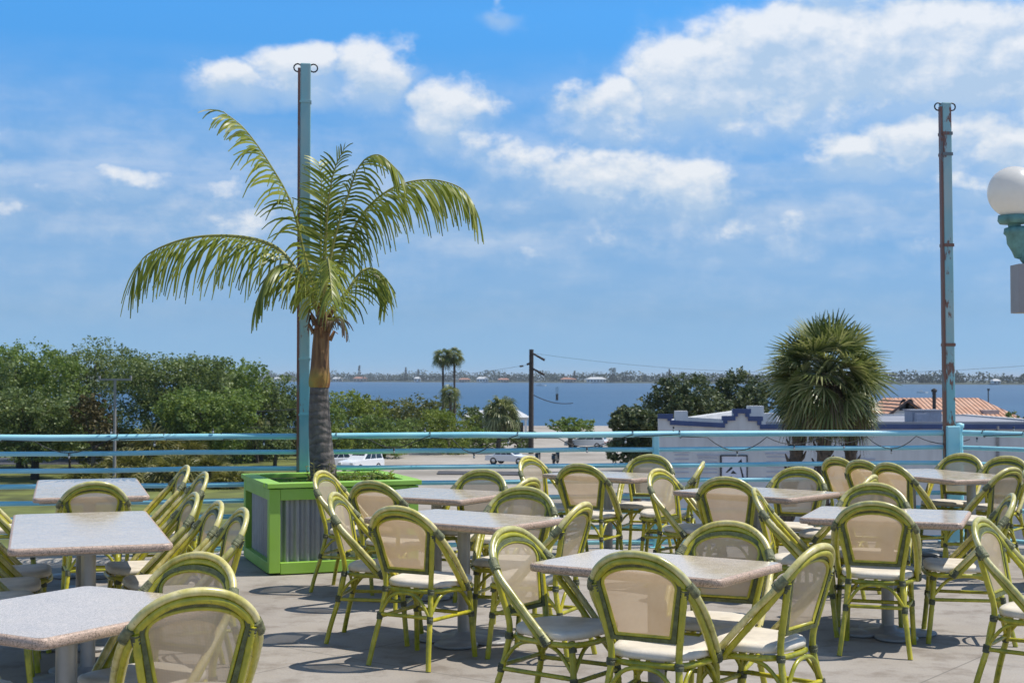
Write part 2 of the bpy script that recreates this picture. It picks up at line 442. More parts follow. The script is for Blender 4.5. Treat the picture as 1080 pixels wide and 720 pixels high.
# ------------------------------------------------------------------ ground, water, far shore
def m_ground():
    m, t, p = newmat('street_ground')
    c = coords(t)
    n = t.noise(.12, c, 6, .6); n2 = t.noise(2.2, c, 5)
    col = t.ramp(n, [(.35, (.25, .22, .18)), (.5, (.36, .32, .27)), (.68, (.42, .38, .33))])
    col = t.mix(.6, col, t.ramp(n2, [(.3, (.75, .75, .74)), (.7, (1.1, 1.1, 1.1))]), 'MULTIPLY')
    t.link(col, p.inputs['Base Color']); p.inputs['Roughness'].default_value = .9
    return m
M['ground'] = m_ground()
M['lawn'] = simple('lawn_grass', (.115, .130, .026), .9, var=.6, scale=.35)
M['asphalt'] = simple('asphalt', (.065, .063, .066), .9, var=.3, scale=1.2)
def shore_y(x):  # far shore runs nearer on the right
    return 2950 - 1.35 * x
def terrain():
    xs = np.concatenate([[-12000, -6000, -3000, -1500], np.linspace(-800, 800, 33), [1500, 3000, 6000, 12000]])
    ys = np.concatenate([np.linspace(-200, 230, 23), [238, 246, 256, 280, 400, 800, 1500, 20000]])
    V = []
    for y in ys:
        for x in xs:
            e = 8 * math.sin(x * .031) + 5 * math.sin(x * .083 + 1)
            k = min(max((y - 236 - e) / 16, 0), 1)
            V.append((x, y, GZ - 3.2 * k - (4 if y > 300 else 0)))
    nx = len(xs)
    F = np.array([(j * nx + i, j * nx + i + 1, (j + 1) * nx + i + 1, (j + 1) * nx + i) for j in range(len(ys) - 1) for i in range(nx - 1)])
    tag(np_mesh('ground', np.array(V), F, M['ground'], smooth=True), kind='structure')
terrain()
def m_water():
    m, t, p = newmat('lagoon_water')
    c = coords(t)
    w1 = t.noise(.35, coords(t, 'Object', (.6, 1.5, 1)), 4, .6); w2 = t.noise(1.6, c, 3)
    big = t.noise(.006, coords(t, 'Object', (.35, 1, 1)), 5, .6)
    col = t.ramp(big, [(.35, (.020, .066, .135)), (.65, (.034, .094, .165))])
    t.link(col, p.inputs['Base Color']); p.inputs['Roughness'].default_value = .32
    p.inputs['Specular IOR Level'].default_value = .38
    h = t.math('ADD', t.math('MULTIPLY', w1, 1.0), t.math('MULTIPLY', w2, .3))
    t.link(t.bump(h, 1.0, .55), p.inputs['Normal'])
    return m
M['water'] = m_water()
wv = np.array([(-12000, 215, WZ), (12000, 215, WZ), (12000, 19000, WZ), (-12000, 19000, WZ)])
tag(np_mesh('water', wv, np.array([[0, 1, 2, 3]]), M['water']), kind='structure')
def sheet(name, poly, z, m, kind='structure'):
    b = MB(); b.add([(x, y, z) for x, y in poly], [tuple(range(len(poly)))])
    return tag(b.build(name, m), kind=kind)
def wob(poly, n=5, a=1.2):
    out = []
    for i in range(len(poly)):
        p, q = poly[i], poly[(i + 1) % len(poly)]
        for k in range(n):
            t = k / n
            out.append((p[0] + (q[0] - p[0]) * t + rnd.uniform(-a, a), p[1] + (q[1] - p[1]) * t + rnd.uniform(-a, a)))
    return out
sheet('lawn', wob([(-120, 60), (-12.5, 60), (-16, 118), (-19, 150), (-130, 150)]), GZ + .03, M['lawn'])
sheet('lawn', wob([(-90, 160), (-16, 158), (-6, 182), (-10, 224), (-90, 224)]), GZ + .03, M['lawn'])
sheet('road', [(-130, 130), (-36, 131), (-29, 134), (-29, 141), (-36, 142), (-130, 142)], GZ + .06, M['asphalt'])
sheet('road', wob([(-6, 118), (4, 116), (13, 122), (12, 124), (4, 121), (-6, 122)], 3, .3), GZ + .06, M['asphalt'])
# far shore land
def far_shore():
    xs = np.linspace(-2600, 3000, 57)
    V = []; 
    for dy, z in ((0, WZ - .6), (10, WZ + 1.2), (60, WZ + 2.2), (2500, WZ + 3)):
        for x in xs:
            V.append((x, shore_y(x) + dy + 25 * math.sin(x * .011) + 12 * math.sin(x * .037), z))
    n = len(xs)
    F = np.array([(j * n + i, j * n + i + 1, (j + 1) * n + i + 1, (j + 1) * n + i) for j in range(3) for i in range(n - 1)])
    tag(np_mesh('far_shore', np.array(V), F, simple('far_bank', (.07, .08, .05), .9), smooth=True), kind='structure')
far_shore()

# ------------------------------------------------------------------ foliage
def quads(C, size, asp=.6, up=.0):
    """random leaf quads at centres C; size (n,)"""
    n = len(C)
    a = rng.normal(size=(n, 3)); a[:, 2] *= .8; a /= np.linalg.norm(a, axis=1)[:, None]
    b = rng.normal(size=(n, 3)); b -= a * (a * b).sum(1)[:, None]; b /= np.linalg.norm(b, axis=1)[:, None]
    a *= (size * .5)[:, None]; b *= (size * .5 * asp)[:, None]
    V = np.empty((n, 4, 3)); V[:, 0] = C - a; V[:, 1] = C + b * .9 + a * .1; V[:, 2] = C + a; V[:, 3] = C - b + a * .1
    return V.reshape(-1, 3), np.arange(4 * n).reshape(n, 4)
def lobes_points(lobes, n, gap=.0):
    vol = np.array([l[3] * l[4] * l[5] for l in lobes]) ** (2 / 3); vol /= vol.sum()
    out = []
    for l, f in zip(lobes, vol):
        k = max(int(n * f), 4)
        dd = rng.normal(size=(k, 3)); dd /= np.linalg.norm(dd, axis=1)[:, None]
        # twig clusters: leaves gather round a few hundred twig tips
        tips = max(k // 14, 3)
        td = rng.normal(size=(tips, 3)); td /= np.linalg.norm(td, axis=1)[:, None]
        tr = (rng.random(tips) ** .5) * .5 + .52
        idx = rng.integers(0, tips, k)
        p = td[idx] * tr[idx][:, None] + rng.normal(size=(k, 3)) * .085
        out.append(p * np.array(l[3:6]) + np.array(l[:3]))
    return np.concatenate(out)
BARK = simple('grey_bark', (.11, .09, .07), .9, var=.35, scale=3, bump=.5, bscale=12)
DBARK = simple('dark_bark', (.045, .038, .03), .9, var=.35, scale=3, bump=.5, bscale=12)
LM = {
 'oak': leafmat('live_oak_leaf', ((.040, .064, .018), (.135, .185, .055), (.30, .36, .15)), trans=.36),
 'oak2': leafmat('green_oak_leaf', ((.055, .095, .018), (.165, .24, .055), (.30, .38, .12)), trans=.4),
 'olive': leafmat('olive_leaf', ((.065, .078, .016), (.15, .165, .036), (.25, .255, .08)), trans=.32),
 'bright': leafmat('bright_shrub_leaf', ((.10, .14, .018), (.20, .26, .038), (.31, .36, .08)), trans=.38),
 'grape': leafmat('sea_grape_leaf', ((.032, .055, .020), (.080, .110, .042), (.22, .245, .13)), trans=.25),
 'far': leafmat('far_tree_leaf', ((.018, .038, .022), (.028, .052, .028), (.045, .072, .04)), trans=.2, scale=.012),
}
def tree(name, label, cat, x, y, ztop, rx, ry, rz, mat, n=5000, leaf=.34, nl=9, trunk=.28, base=GZ, group=None, flat=0, bark=None, low=.1):
    """crown of overlapping lobes over a forked trunk; ztop is the crown's top, rz its half height"""
    root = thing(name, label, cat, (x, y, base), 0, group)
    cz = ztop - rz - base
    lobes = []
    for i in range(nl):
        a = 2 * math.pi * (i + rnd.random() * .8) / nl * 2.4
        rr = math.sqrt((i + .6) / nl) * .72
        e = rnd.uniform(.30, .46) * (1.12 - rr * .35)
        zz = (1 - rr * rr) ** .5 * rnd.uniform(.25, .72) if i % 3 else rnd.uniform(-.75, -.1)
        if flat: zz *= .4
        lobes.append((math.cos(a) * rr * rx, math.sin(a) * rr * ry, cz + zz * rz, rx * e * 1.05, ry * e * 1.05, rz * e * (1.0 if not flat else .8)))
    lobes.append((0, 0, cz - .1 * rz, rx * .6, ry * .6, rz * .62))
    P = lobes_points(lobes, n)
    keep = P[:, 2] > low
    P = P[keep]
    V, F = quads(P, rng.uniform(.6, 1.35, len(P)) * leaf)
    np_mesh('crown', V, F, LM[mat] if isinstance(mat, str) else mat, root)
    b = MB(); ht = max(cz - .25 * rz, .5)
    b.tube(cr([(0, 0, -.1), (rnd.uniform(-.2, .2), 0, ht * .5), (rnd.uniform(-.3, .3), rnd.uniform(-.3, .3), ht)], 4), [trunk * (1.25 - .07 * i) for i in range(9)], 8)
    for l in lobes[:6]:
        b.tube(cr([(0, 0, ht * .55), (l[0] * .5, l[1] * .5, (ht * .7 + l[2]) * .5), (l[0] * .9, l[1] * .9, l[2])], 4), [trunk * (.5 - .045 * i) for i in range(9)], 6)
    b.build('trunk', bark or BARK, root)
    return root
def px(p, D): return (p - 540) / 1500 * D
def pz(p, D): return EYE - (p - 398.5) / 1500 * D
# left woodland: each oak has its own crown and trunk
OAKS = [ # pixel column, crown top row, half width px, distance, leaf, count, label
 (-40, 372, 60, 118, 'oak', 6500, 'broad oak cut by the photo edge, beyond the railing'),
 (22, 363, 58, 126, 'oak2', 8000, 'green rounded oak left of the twin-topped tallest oak in the woodland'),
 (97, 358, 62, 138, 'oak', 8000, 'tall oak with the highest domed crown behind the T-shaped light pole'),
 (178, 360, 60, 127, 'oak', 8500, 'darkest broad oak just right of the T-shaped light pole'),
 (232, 366, 48, 133, 'oak2', 7000, 'oak whose crown slopes down right above the short grey pole'),
 (274, 388, 40, 137, 'oak', 5000, 'smaller oak at the lower right end of the woodland, beside the teal pole'),
 (38, 408, 66, 112, 'oak', 7000, 'low bushy oak in front of the green rounded oak, over the railing'),
 (214, 404, 56, 116, 'oak2', 7000, 'low oak with a dark trunk on the lawn by the short grey pole'),
 (303, 412, 30, 150, 'oak', 3500, 'narrow tree glimpsed on both sides of the teal pole'),
]
for c, top, hw, D, mt, n, lab in OAKS:
    zt = pz(top, D); r = hw / 1500 * D
    rz = (zt - pz(484, D)) / 2
    tree('oak_tree', lab, 'tree', px(c, D), D, zt, r * 1.15, r * 1.0, rz * 1.06, mt, int(n * 2.6), .27, 17, .3, group='oaks of the woodland beyond the lawn', bark=DBARK if D < 120 else BARK)
tree('cypress_tree', 'brownish feathery tree in front of the oaks beside the T-shaped light pole', 'tree', px(100, 108), 108, pz(414, 108), 2.6, 2.4, 2.2, leafmat('rusty_leaf', ((.045, .036, .010), (.085, .068, .018), (.12, .10, .03)), trans=.2), 3500, .28, 8, .18)
SHR = [
 (372, 408, 34, 152, 'bright', 4500, .30, 'bright yellow-green bushy tree right beside the palm trunk'),
 (340, 424, 26, 140, 'oak2', 2500, .30, 'dark bush half hidden by the palm trunk'),
 (405, 409, 46, 190, 'olive', 4500, .40, 'olive mangrove rising highest against the water right of the palm trunk'),
 (445, 413, 40, 186, 'olive', 4000, .40, 'olive mangrove with a flat top left of the twin tall palms'),
 (404, 436, 32, 142, 'oak2', 4000, .26, 'rounded grey-green shrub with flecked leaves above the white van'),
 (356, 446, 24, 134, 'bright', 2500, .24, 'yellow-green shrub at the railing beside the palm trunk'),
 (474, 427, 34, 150, 'bright', 5500, .24, 'round bright green bush below the twin tall palms'),
 (442, 440, 20, 162, 'oak', 2500, .28, 'dark shrub between the flecked shrub and the round bright bush'),
 (505, 420, 22, 178, 'oak', 2500, .36, 'dark tree behind the shaggy palm, against the water'),
 (330, 440, 22, 146, 'oak', 2500, .30, 'dark shrub behind the foot of the teal pole'),
 (392, 447, 36, 157, 'oak2', 3000, .3, 'dark hedge-like shrub low behind the white van'),
 (432, 448, 38, 158, 'oak2', 3000, .3, 'low shrub filling the gap right of the flecked shrub'),
 (470, 450, 34, 157, 'oak', 3000, .3, 'dark low shrub under the round bright bush'),
 (508, 446, 32, 160, 'oak2', 3000, .3, 'low shrub left of the shaggy palm foot'),
 (548, 452, 20, 161, 'oak', 1500, .3, 'small shrub between the shaggy palm and the tall wooden pole'),
 (290, 446, 26, 128, 'oak', 3000, .28, 'low dark shrub at the lawn edge left of the teal pole'),
]
for c, top, hw, D, mt, n, lf, lab in SHR:
    zt = pz(top, D); r = hw / 1500 * D
    rz = (zt - pz(478, D)) / 2
    tree('shrub', lab, 'shrub', px(c, D), D, zt, r * 1.15, r, rz * 1.08, mt, int(n * 1.8), lf * .85, 9, .16, group='shrubs and mangroves beyond the car park', low=-.1)
UND = [(-20, 470, 40, 120, 'oak'), (30, 474, 36, 124, 'oak2'), (75, 472, 34, 121, 'oak'), (118, 474, 30, 126, 'olive'), (170, 474, 30, 130, 'oak'), (255, 474, 26, 141, 'oak'), (300, 470, 24, 148, 'olive'), (215, 476, 24, 138, 'oak2')]
for (c, top, hw, D, mt), lab in zip(UND, ('low shrub under the broad oak cut by the photo edge', 'low shrub under the green rounded oak', 'low shrub under the tallest oak', 'olive low shrub behind the T-shaped light pole', 'low shrub behind the tallest palmetto clump', 'low shrub between the dark oak trunk and the small palms', 'olive low shrub behind the small palms by the teal pole', 'low shrub behind the dark oak trunk on the lawn')):
    zt = pz(top - 26, D); r = hw / 1500 * D * 1.4
    rz = (zt - pz(488, D)) / 2
    tree('shrub', lab, 'shrub', px(c, D), D, zt, r, r * .8, max(rz, .8), mt, 6500, .22, 9, .1, group='low shrubs under the oaks', low=-.2)
D = 160
tree('umbrella_tree', 'small flat-topped tree on the shore right of the tall wooden pole', 'tree', px(603, D), D, pz(433, D), 3.1, 3.0, 1.75, 'oak2', 3000, .30, 9, .26, flat=1)
for c, top, hw, D, lab in ((722, 396, 52, 96, 'big dark sea grape tree rising behind the left pier of the white building'),
                           (786, 394, 46, 99, 'sea grape tree behind the stepped peak of the white building'),
                           (672, 428, 32, 90, 'lower sea grape tree spilling out left of the white building')):
    zt = pz(top, D); r = hw / 1500 * D
    rz = (zt - pz(486, D)) / 2
    tree('sea_grape_tree', lab, 'tree', px(c, D), D, zt, r * 1.15, r, rz * 1.08, 'grape', 15000, .24, 14, .22, group='sea grape trees behind the white building')
tree('shrub', 'round dark bush showing above the roof beside the orange tiles', 'shrub', px(1076, 82), 82, pz(426, 82), 1.2, 1.2, 1.6, 'oak', 1600, .2, 6, .1)
# far treeline: one mass
def far_woods():
    Cs = []; S = []
    x = -2300
    while x < 1900:
        y = shore_y(x) + 25 * math.sin(x * .011) + 12 * math.sin(x * .037)
        d = y / 2600
        h = rnd.uniform(13, 22) * (1.2 if rnd.random() < .15 else 1) * (.45 + .55 * d)
        w = rnd.uniform(16, 32)
        k = 150
        p = rng.normal(size=(k, 3)); p /= np.linalg.norm(p, axis=1)[:, None]
        p *= (rng.random((k, 1)) ** .4)
        p = p * np.array([w, 14, h * .55]) + np.array([x, y + 34 + rnd.uniform(0, 90), WZ + 1 + h * .5])
        p[:, 2] = np.maximum(p[:, 2], WZ + 1)
        Cs.append(p); S.append(rng.uniform(2.6, 5, k)); x += rnd.uniform(7, 14)
    P = np.concatenate(Cs); V, F = quads(P, np.concatenate(S), .8)
    tag(np_mesh('far_woods', V, F, LM['far']), kind='stuff', label='low tree-lined far shore across the lagoon')
far_woods()
M['wall_white'] = simple('white_stucco', (.74, .73, .70), .8, var=.06, scale=.8)
M['wall_tan'] = simple('tan_stucco', (.55, .42, .30), .8, var=.06, scale=.8)
M['roof_red'] = simple('far_tile_roof', (.36, .17, .11), .8, var=.1, scale=.5)
M['roof_white'] = simple('white_metal_roof', (.60, .60, .59), .5, var=.05, scale=.5)
M['dark'] = simple('dark_opening', (.012, .013, .016), .3)
def far_house(c, w, h, wall, roof, lab):
    X0 = (c - 540) / 1500
    y = 2950 / (1 + 1.35 * X0); x = X0 * y
    y += 25 * math.sin(x * .011) + 12 * math.sin(x * .037) + 12
    root = thing('shore_house', lab, 'house', (x, y, WZ + 1.3), 0, 'houses along the far shore')
    s = y / 1500
    W, H = w * s, h * s
    b = MB(); b.box((0, 0, H * .3), (W, 12, H * .6)); b.build('wall', wall, root)
    b = MB(); b.add([(-W * .56, -7.5, H * .6), (W * .56, -7.5, H * .6), (W * .56, 7.5, H * .6), (-W * .56, 7.5, H * .6), (-W * .3, 0, H), (W * .3, 0, H)],
                    [(0, 1, 5, 4), (1, 2, 5), (2, 3, 4, 5), (3, 0, 4), (3, 2, 1, 0)]); b.build('roof', roof, root)
    b = MB(); n = max(int(w // 3), 2)
    for i in range(n): b.box(((i + .5) / n * W - W / 2, -6.1, H * .28), (W / n * .5, .3, H * .3))
    b.build('window', M['dark'], root)
for a in ((354, 10, 4.5, M['wall_white'], M['roof_white'], 'white far-shore house just right of the palm trunk'),
          (379, 14, 5, M['wall_tan'], M['roof_red'], 'tan far-shore house under a pointed pine, right of the palm trunk'),
          (441, 7, 5, M['wall_white'], M['roof_white'], 'small tall white far-shore house left of the twin palms'),
          (490, 12, 4, M['wall_tan'], M['roof_red'], 'reddish low far-shore house right of the twin palms'),
          (509, 12, 5.5, M['wall_white'], M['roof_white'], 'white-roofed far-shore house midway between twin palms and wooden pole'),
          (531, 12, 4, M['wall_tan'], M['roof_red'], 'brown far-shore house just left of the wooden pole'),
          (600, 16, 5, M['wall_tan'], M['roof_red'], 'wide red-roofed far-shore house right of the channel marker'),
          (630, 20, 5.5, M['wall_white'], M['roof_white'], 'largest cream far-shore house near the sea grape trees'),
          (291, 9, 4, M['wall_white'], M['roof_white'], 'white far-shore house just left of the teal pole'),
          (1061, 8, 5, M['wall_white'], M['roof_white'], 'white far-shore house at the right, above the orange roof')):
    far_house(*a)
for c, h, w, lab in ((379, 17, 5, 'pointed pine above the tan far-shore house'), (428, 15, 4, 'pointed pine left of the twin palms on the far shore'),
                     (441, 13, 4, 'pointed pine over the small tall white far-shore house'), (646, 15, 7, 'dark square-topped pine right of the cream far-shore house'),
                     (606, 12, 4, 'pointed pine over the red-roofed far-shore house'), (706, 14, 3, 'thin pine on the far shore above the sea grape trees')):
    X0 = (c - 540) / 1500; y = 2950 / (1 + 1.35 * X0) + 40; s = y / 1500
    root = thing('pine_tree', lab, 'tree', (X0 * y, y, WZ + 1.3), 0, 'pointed pines on the far shore')
    k = 220; zz = rng.random(k); a = rng.random(k) * 6.28
    rr = (1 - zz) * w * s * .5 + w * s * .12
    if c == 646: rr = np.full(k, w * s * .5)
    rr = rr * np.sqrt(rng.random(k))
    P = np.stack([rr * np.cos(a), rr * np.sin(a), zz * h * s], 1)
    V, F = quads(P, rng.uniform(2.2, 4, k), .8); np_mesh('crown', V, F, LM['far'], root)
    b = MB(); b.tube([(0, 0, 0), (0, 0, h * s * .8)], .5, 6); b.build('trunk', BARK, root)

# ------------------------------------------------------------------ palms with fan leaves
def fan(C, direc, R0, nseg, spread, droop, width, fold=0):
    """vertices/quads of one fan leaf whose hub is C and axis direc"""
    d = Vector(direc).normalized()
    side = d.cross(Vector((0, 0, 1)))
    side = side.normalized() if side.length > 1e-3 else Vector((1, 0, 0))
    nrm = side.cross(d)
    ro = rnd.uniform(-1.25, 1.25)
    side, nrm = side * math.cos(ro) + nrm * math.sin(ro), nrm * math.cos(ro) - side * math.sin(ro)
    V = []; F = []
    for i in range(nseg):
        a = (i / (nseg - 1) - .5) * spread
        q = (d * math.cos(a) + side * math.sin(a)).normalized()
        L = R0 * (1 - .25 * abs(a) / (spread / 2)) * rnd.uniform(.9, 1.08)
        w = q.cross(nrm) * width * R0 * .5
        p0 = C; p1 = C + q * L * .55 - Vector((0, 0, droop * L * .10)) + nrm * L * .05; p2 = C + q * L * .97 - Vector((0, 0, droop * L * .52))
        o = len(V)
        V += [p0 - w * .25, p0 + w * .25, p1 + w, p1 - w, p2 + w * .15, p2 - w * .15]
        F += [(o, o + 1, o + 2, o + 3), (o + 3, o + 2, o + 4, o + 5)]
    return V, F
def fan_crown(n, Rp, R0, nseg, width, el0, el1, droop, squash=1.0, spread=3.6):
    V = []; F = []; st = MB()
    for i in range(n):
        t = (i + .5) / n
        a = i * 2.39996 + rnd.uniform(-.2, .2)
        e = math.asin(math.sin(el1) + (math.sin(min(el0, 1.5)) - math.sin(el1)) * t)
        e += rnd.uniform(-.14, .14)
        d = Vector((math.cos(a) * math.cos(e), math.sin(a) * math.cos(e), math.sin(e)))
        L = Rp * rnd.uniform(.8, 1.1)
        hub = Vector((d.x * L, d.y * L, d.z * L * squash - .06 * L))
        dd = (d + Vector((0, 0, -.04 - .16 * (1 - t)))).normalized()
        v, f = fan(hub, dd, R0 * rnd.uniform(.85, 1.1), nseg, spread, droop + .28 * (1 - t), width)
        o = len(V); V += v; F += [tuple(k + o for k in q) for q in f]
        st.tube([(0, 0, 0), hub * .5 + Vector((0, 0, .05 * L)), hub], [.03 * R0, .022 * R0, .014 * R0], 5, caps=False)
    return V, F, st
PALML = leafmat('sabal_leaf', ((.06, .085, .026), (.17, .205, .07), (.42, .42, .22)), rough=.36, trans=.3, scale=1.2, isl=.8)
PALMY = leafmat('palmetto_leaf', ((.07, .08, .018), (.17, .17, .040), (.32, .29, .12)), rough=.45, trans=.3, scale=.8, isl=.8)
DEADL = leafmat('dead_palm_leaf', ((.07, .05, .035), (.13, .095, .065), (.20, .15, .10)), rough=.7, trans=.15, scale=1.5, isl=.8)
BOOT = simple('palm_boot_bark', (.10, .075, .055), .9, var=.5, scale=9, bump=.8, bscale=18)
def fan_palm(name, lab, x, y, crown_z, foot, n, Rp, R0, nseg, width, trunk_r, base=GZ, el=(1.35, -1.0), dead=0, droop=.9, group=None, cat='palm tree', mat=None, boots=True):
    root = thing(name, lab, cat, (x, y, base), 0, group)
    H = crown_z - base
    V, F, st = fan_crown(n, Rp, R0, nseg, width, el[0], el[1], droop)
    V = [Vector(v) + Vector((0, 0, H)) for v in V]
    np_mesh('crown', np.array([tuple(v) for v in V]), np.array(F), mat or PALML, root)
    st.v = [(p[0], p[1], p[2] + H) for p in st.v]; st.build('leaf_stalk', mat or PALML, root)
    if dead:
        V, F, _ = fan_crown(dead, Rp * .75, R0 * .8, max(nseg - 6, 8), width * 1.1, -.35, -1.25, 2.2)
        np_mesh('dead_leaves', np.array([(v[0], v[1], v[2] + H) for v in V]), np.array(F), DEADL, root)
    b = MB()
    pts = cr([(foot[0], foot[1], -.1), (foot[0] * .55, foot[1] * .55, H * .5), (0, 0, H)], 6)
    b.tube(pts, [trunk_r * (1.15 if i < 2 else 1) for i in range(len(pts))], 10)
    if boots:
        for i in range(46):   # criss-cross leaf bases left on the trunk
            t = .45 + .55 * i / 46; k = t * (len(pts) - 1); j = min(int(k), len(pts) - 2)
            p = Vector(pts[j]).lerp(Vector(pts[j + 1]), k - j); a = i * 2.4
            o = Vector((math.cos(a), math.sin(a), 0))
            b.tube([p + o * trunk_r * .8, p + o * trunk_r * 1.25 + Vector((0, 0, trunk_r * .5)), p + o * trunk_r * 1.7 + Vector((0, 0, trunk_r * 1.5))], [trunk_r * .32, trunk_r * .26, trunk_r * .10], 5)
    b.build('trunk', BOOT, root)
    return root
D = 42
fan_palm('cabbage_palm', 'biggest shaggy fan palm, its round crown standing before the white building', px(872, D), D, pz(393, D), (-.3, 0), 112, 1.08, 1.0, 22, .066, .2, el=(1.5, -1.2), dead=26, droop=.12, group='shaggy fan palms before the white building')
fan_palm('cabbage_palm', 'shorter fan palm with a leaning trunk on the left under the biggest crown', px(852, D), D + .4, pz(424, D), (-1.1, .1), 24, .5, .75, 20, .066, .19, el=(.3, -1.1), dead=8, droop=.3, group='shaggy fan palms before the white building')
fan_palm('cabbage_palm', 'shorter fan palm with yellow tips on the right under the biggest crown', px(900, D), D + .5, pz(428, D), (.15, .2), 24, .5, .75, 20, .066, .17, el=(.3, -1.1), dead=6, droop=.3, group='shaggy fan palms before the white building')
D = 170
for c, top, tr, lab in ((467, 376, 12, 'left and slimmer of the twin tall palms against the sky'), (479, 375, 13, 'right and fuller of the twin tall palms against the sky')):
    fan_palm('tall_fan_palm', lab, px(c, D), D, pz(top, D), (.1, 0), 34, .75, .85, 12, .12, .13, el=(1.3, -.9), dead=5, droop=.9, group='twin tall palms', boots=False)
D = 152
fan_palm('fan_palm', 'shaggy dark fan palm just left of the tall wooden pole', px(529, D), D, pz(434, D), (-.4, 0), 60, 1.2, 1.5, 14, .10, .26, dead=8, boots=False)
D = 168
fan_palm('fan_palm', 'small fan palm directly below the twin tall palms', px(475, D), D, pz(414, D), (.1, 0), 26, .7, 1.0, 12, .11, .18, boots=False)
for c, row, D, sc, lab in ((160, 462, 112, 1.0, 'tallest yellowish palmetto clump on the lawn seen over the top rail'), (200, 470, 112, .9, 'yellowish palmetto clump left of the dark oak trunk on the lawn'),
                      (130, 486, 106, 1.0, 'palmetto clump nearest the T-shaped light pole, seen between the rails'), (183, 490, 102, 1.0, 'palmetto clump lowest behind the rails above the far table'),
                      (92, 500, 99, .9, 'palmetto clump closest to the bright lawn patch at the left'), (245, 499, 103, .8, 'palmetto clump just left of the planter top'),
                      (222, 484, 105, .8, 'small palmetto clump by the short grey pole')):
    fan_palm('palmetto', lab, px(c, D), D, pz(row + 14, D), (0, 0), 46, 1.25 * sc, 1.5 * sc, 14, .085, .12, el=(1.4, -.5), droop=.5, group='palmetto clumps on the lawn', cat='shrub', mat=PALMY, boots=False)
for c, D, lab in ((270, 134, 'small palm with a brown trunk on the lawn, left of the teal pole'), (282, 138, 'small palm with a brown trunk closest to the teal pole')):
    fan_palm('fan_palm', lab, px(c, D), D, pz(452, D), (.1, 0), 24, .9, 1.1, 12, .11, .22, dead=6, boots=False)

# ------------------------------------------------------------------ street things behind the railing
POLEW = simple('weathered_pole_wood', (.055, .045, .038), .9, var=.3, scale=4, bump=.4, bscale=10)
POLEC = simple('grey_concrete_pole', (.26, .25, .24), .8, var=.15, scale=3)
D = 150
r0 = thing('utility_pole', 'tall dark wooden utility pole standing against the water', 'utility pole', (px(560, D), D, GZ))
b = MB(); b.tube([(0, 0, -.1), (.05, 0, 11.0)], [.30, .24], 10); b.build('pole', POLEW, r0)
for z, dx, dz in ((10.6, 1.45, -.75), (9.0, 1.4, -.7)):
    b = MB(); b.tube([(.1, -.28, z), (dx, -.28, z + dz)], [.1, .13], 7, bulge=.6, bl=.22); b.build('insulator', POLEW, r0)
b = MB(); b.tube([(-.45, -.26, 9.4), (-.1, -.26, 9.5)], .12, 7); b.tube([(-1.2, -.26, 9.2), (-.8, -.26, 9.25)], .1, 7); b.build('insulator', POLEW, r0)
def catenary(a, b, sag, n=14):
    a, b = Vector(a), Vector(b)
    return [a.lerp(b, i / n) - Vector((0, 0, sag * 4 * (i / n) * (1 - i / n))) for i in range(n + 1)]
def line(a, b, sag, r, lab):
    m = MB(); m.tube(catenary(a, b, sag), r, 5); tag(m.build('power_line', M['wire']), lab, 'cable', 'power lines')
xp = px(560, D)
line((xp + .1, D - .2, GZ + 10.6), (xp + 45, D - 25, GZ + 9.2), 1.4, .013, 'thin power line leaving the tall wooden pole top towards the sea grape trees')
line((xp - .1, D - .2, GZ + 9.4), (xp - 40, D + 20, GZ + 9.0), 1.6, .013, 'thin power line leaving the tall wooden pole towards the twin palms')
line((xp + .1, D - .2, GZ + 6.3), (px(604, 158), 158, GZ + 5.2), .4, .05, 'slack cable from the tall wooden pole down to the flat-topped tree')
line((px(209, 120), 119.7, pz(432, 120)), (px(340, 140), 140, pz(428, 140)), .3, .03, 'upper cable running right from the short grey pole')
line((px(209, 120), 119.7, pz(445, 120)), (px(340, 140), 140, pz(450, 140)), .3, .03, 'lower cable running right from the short grey pole')
D = 104
r0 = thing('light_pole', 'T-shaped grey light pole standing before the oaks', 'light pole', (px(121.5, D), D, GZ))
H = pz(401, D) - GZ
b = MB(); b.tube([(0, 0, -.1), (0, 0, H)], [.13, .10], 8); b.build('pole', POLEC, r0)
b = MB(); b.box((0, 0, H + .06), (2.4, .16, .14)); b.build('crossarm', POLEC, r0)
for s in (-1.15, 1.15):
    b = MB(); b.box((s, 0, H + .24), (.12, .2, .22)); b.build('lamp', POLEC, r0)
D = 120
r0 = thing('utility_pole', 'short grey pole with cables among the oaks', 'utility pole', (px(209.5, D), D, GZ))
b = MB(); b.tube([(-.15, 0, -.1), (.15, 0, pz(429, D) - GZ)], [.20, .16], 8); b.build('pole', POLEC, r0)
b = MB(); b.box((.2, -.2, pz(432, D) - GZ), (.5, .2, .12)); b.build('bracket', POLEC, r0)
D = 140
r0 = thing('street_lamp', 'small dark street lamp on the shore left of the sea grape trees', 'street lamp', (px(706, D), D, GZ))
H = pz(448, D) - GZ
b = MB(); b.tube([(0, 0, -.1), (0, 0, H)], [.11, .08], 8); b.build('pole', M['wire'], r0)
b = MB(); b.lathe([(.02, H), (.22, H + .1), (.32, H + .55), (.36, H + .6), (.05, H + .85), (0, H + .95)], 10); b.build('lamp_head', M['wire'], r0)
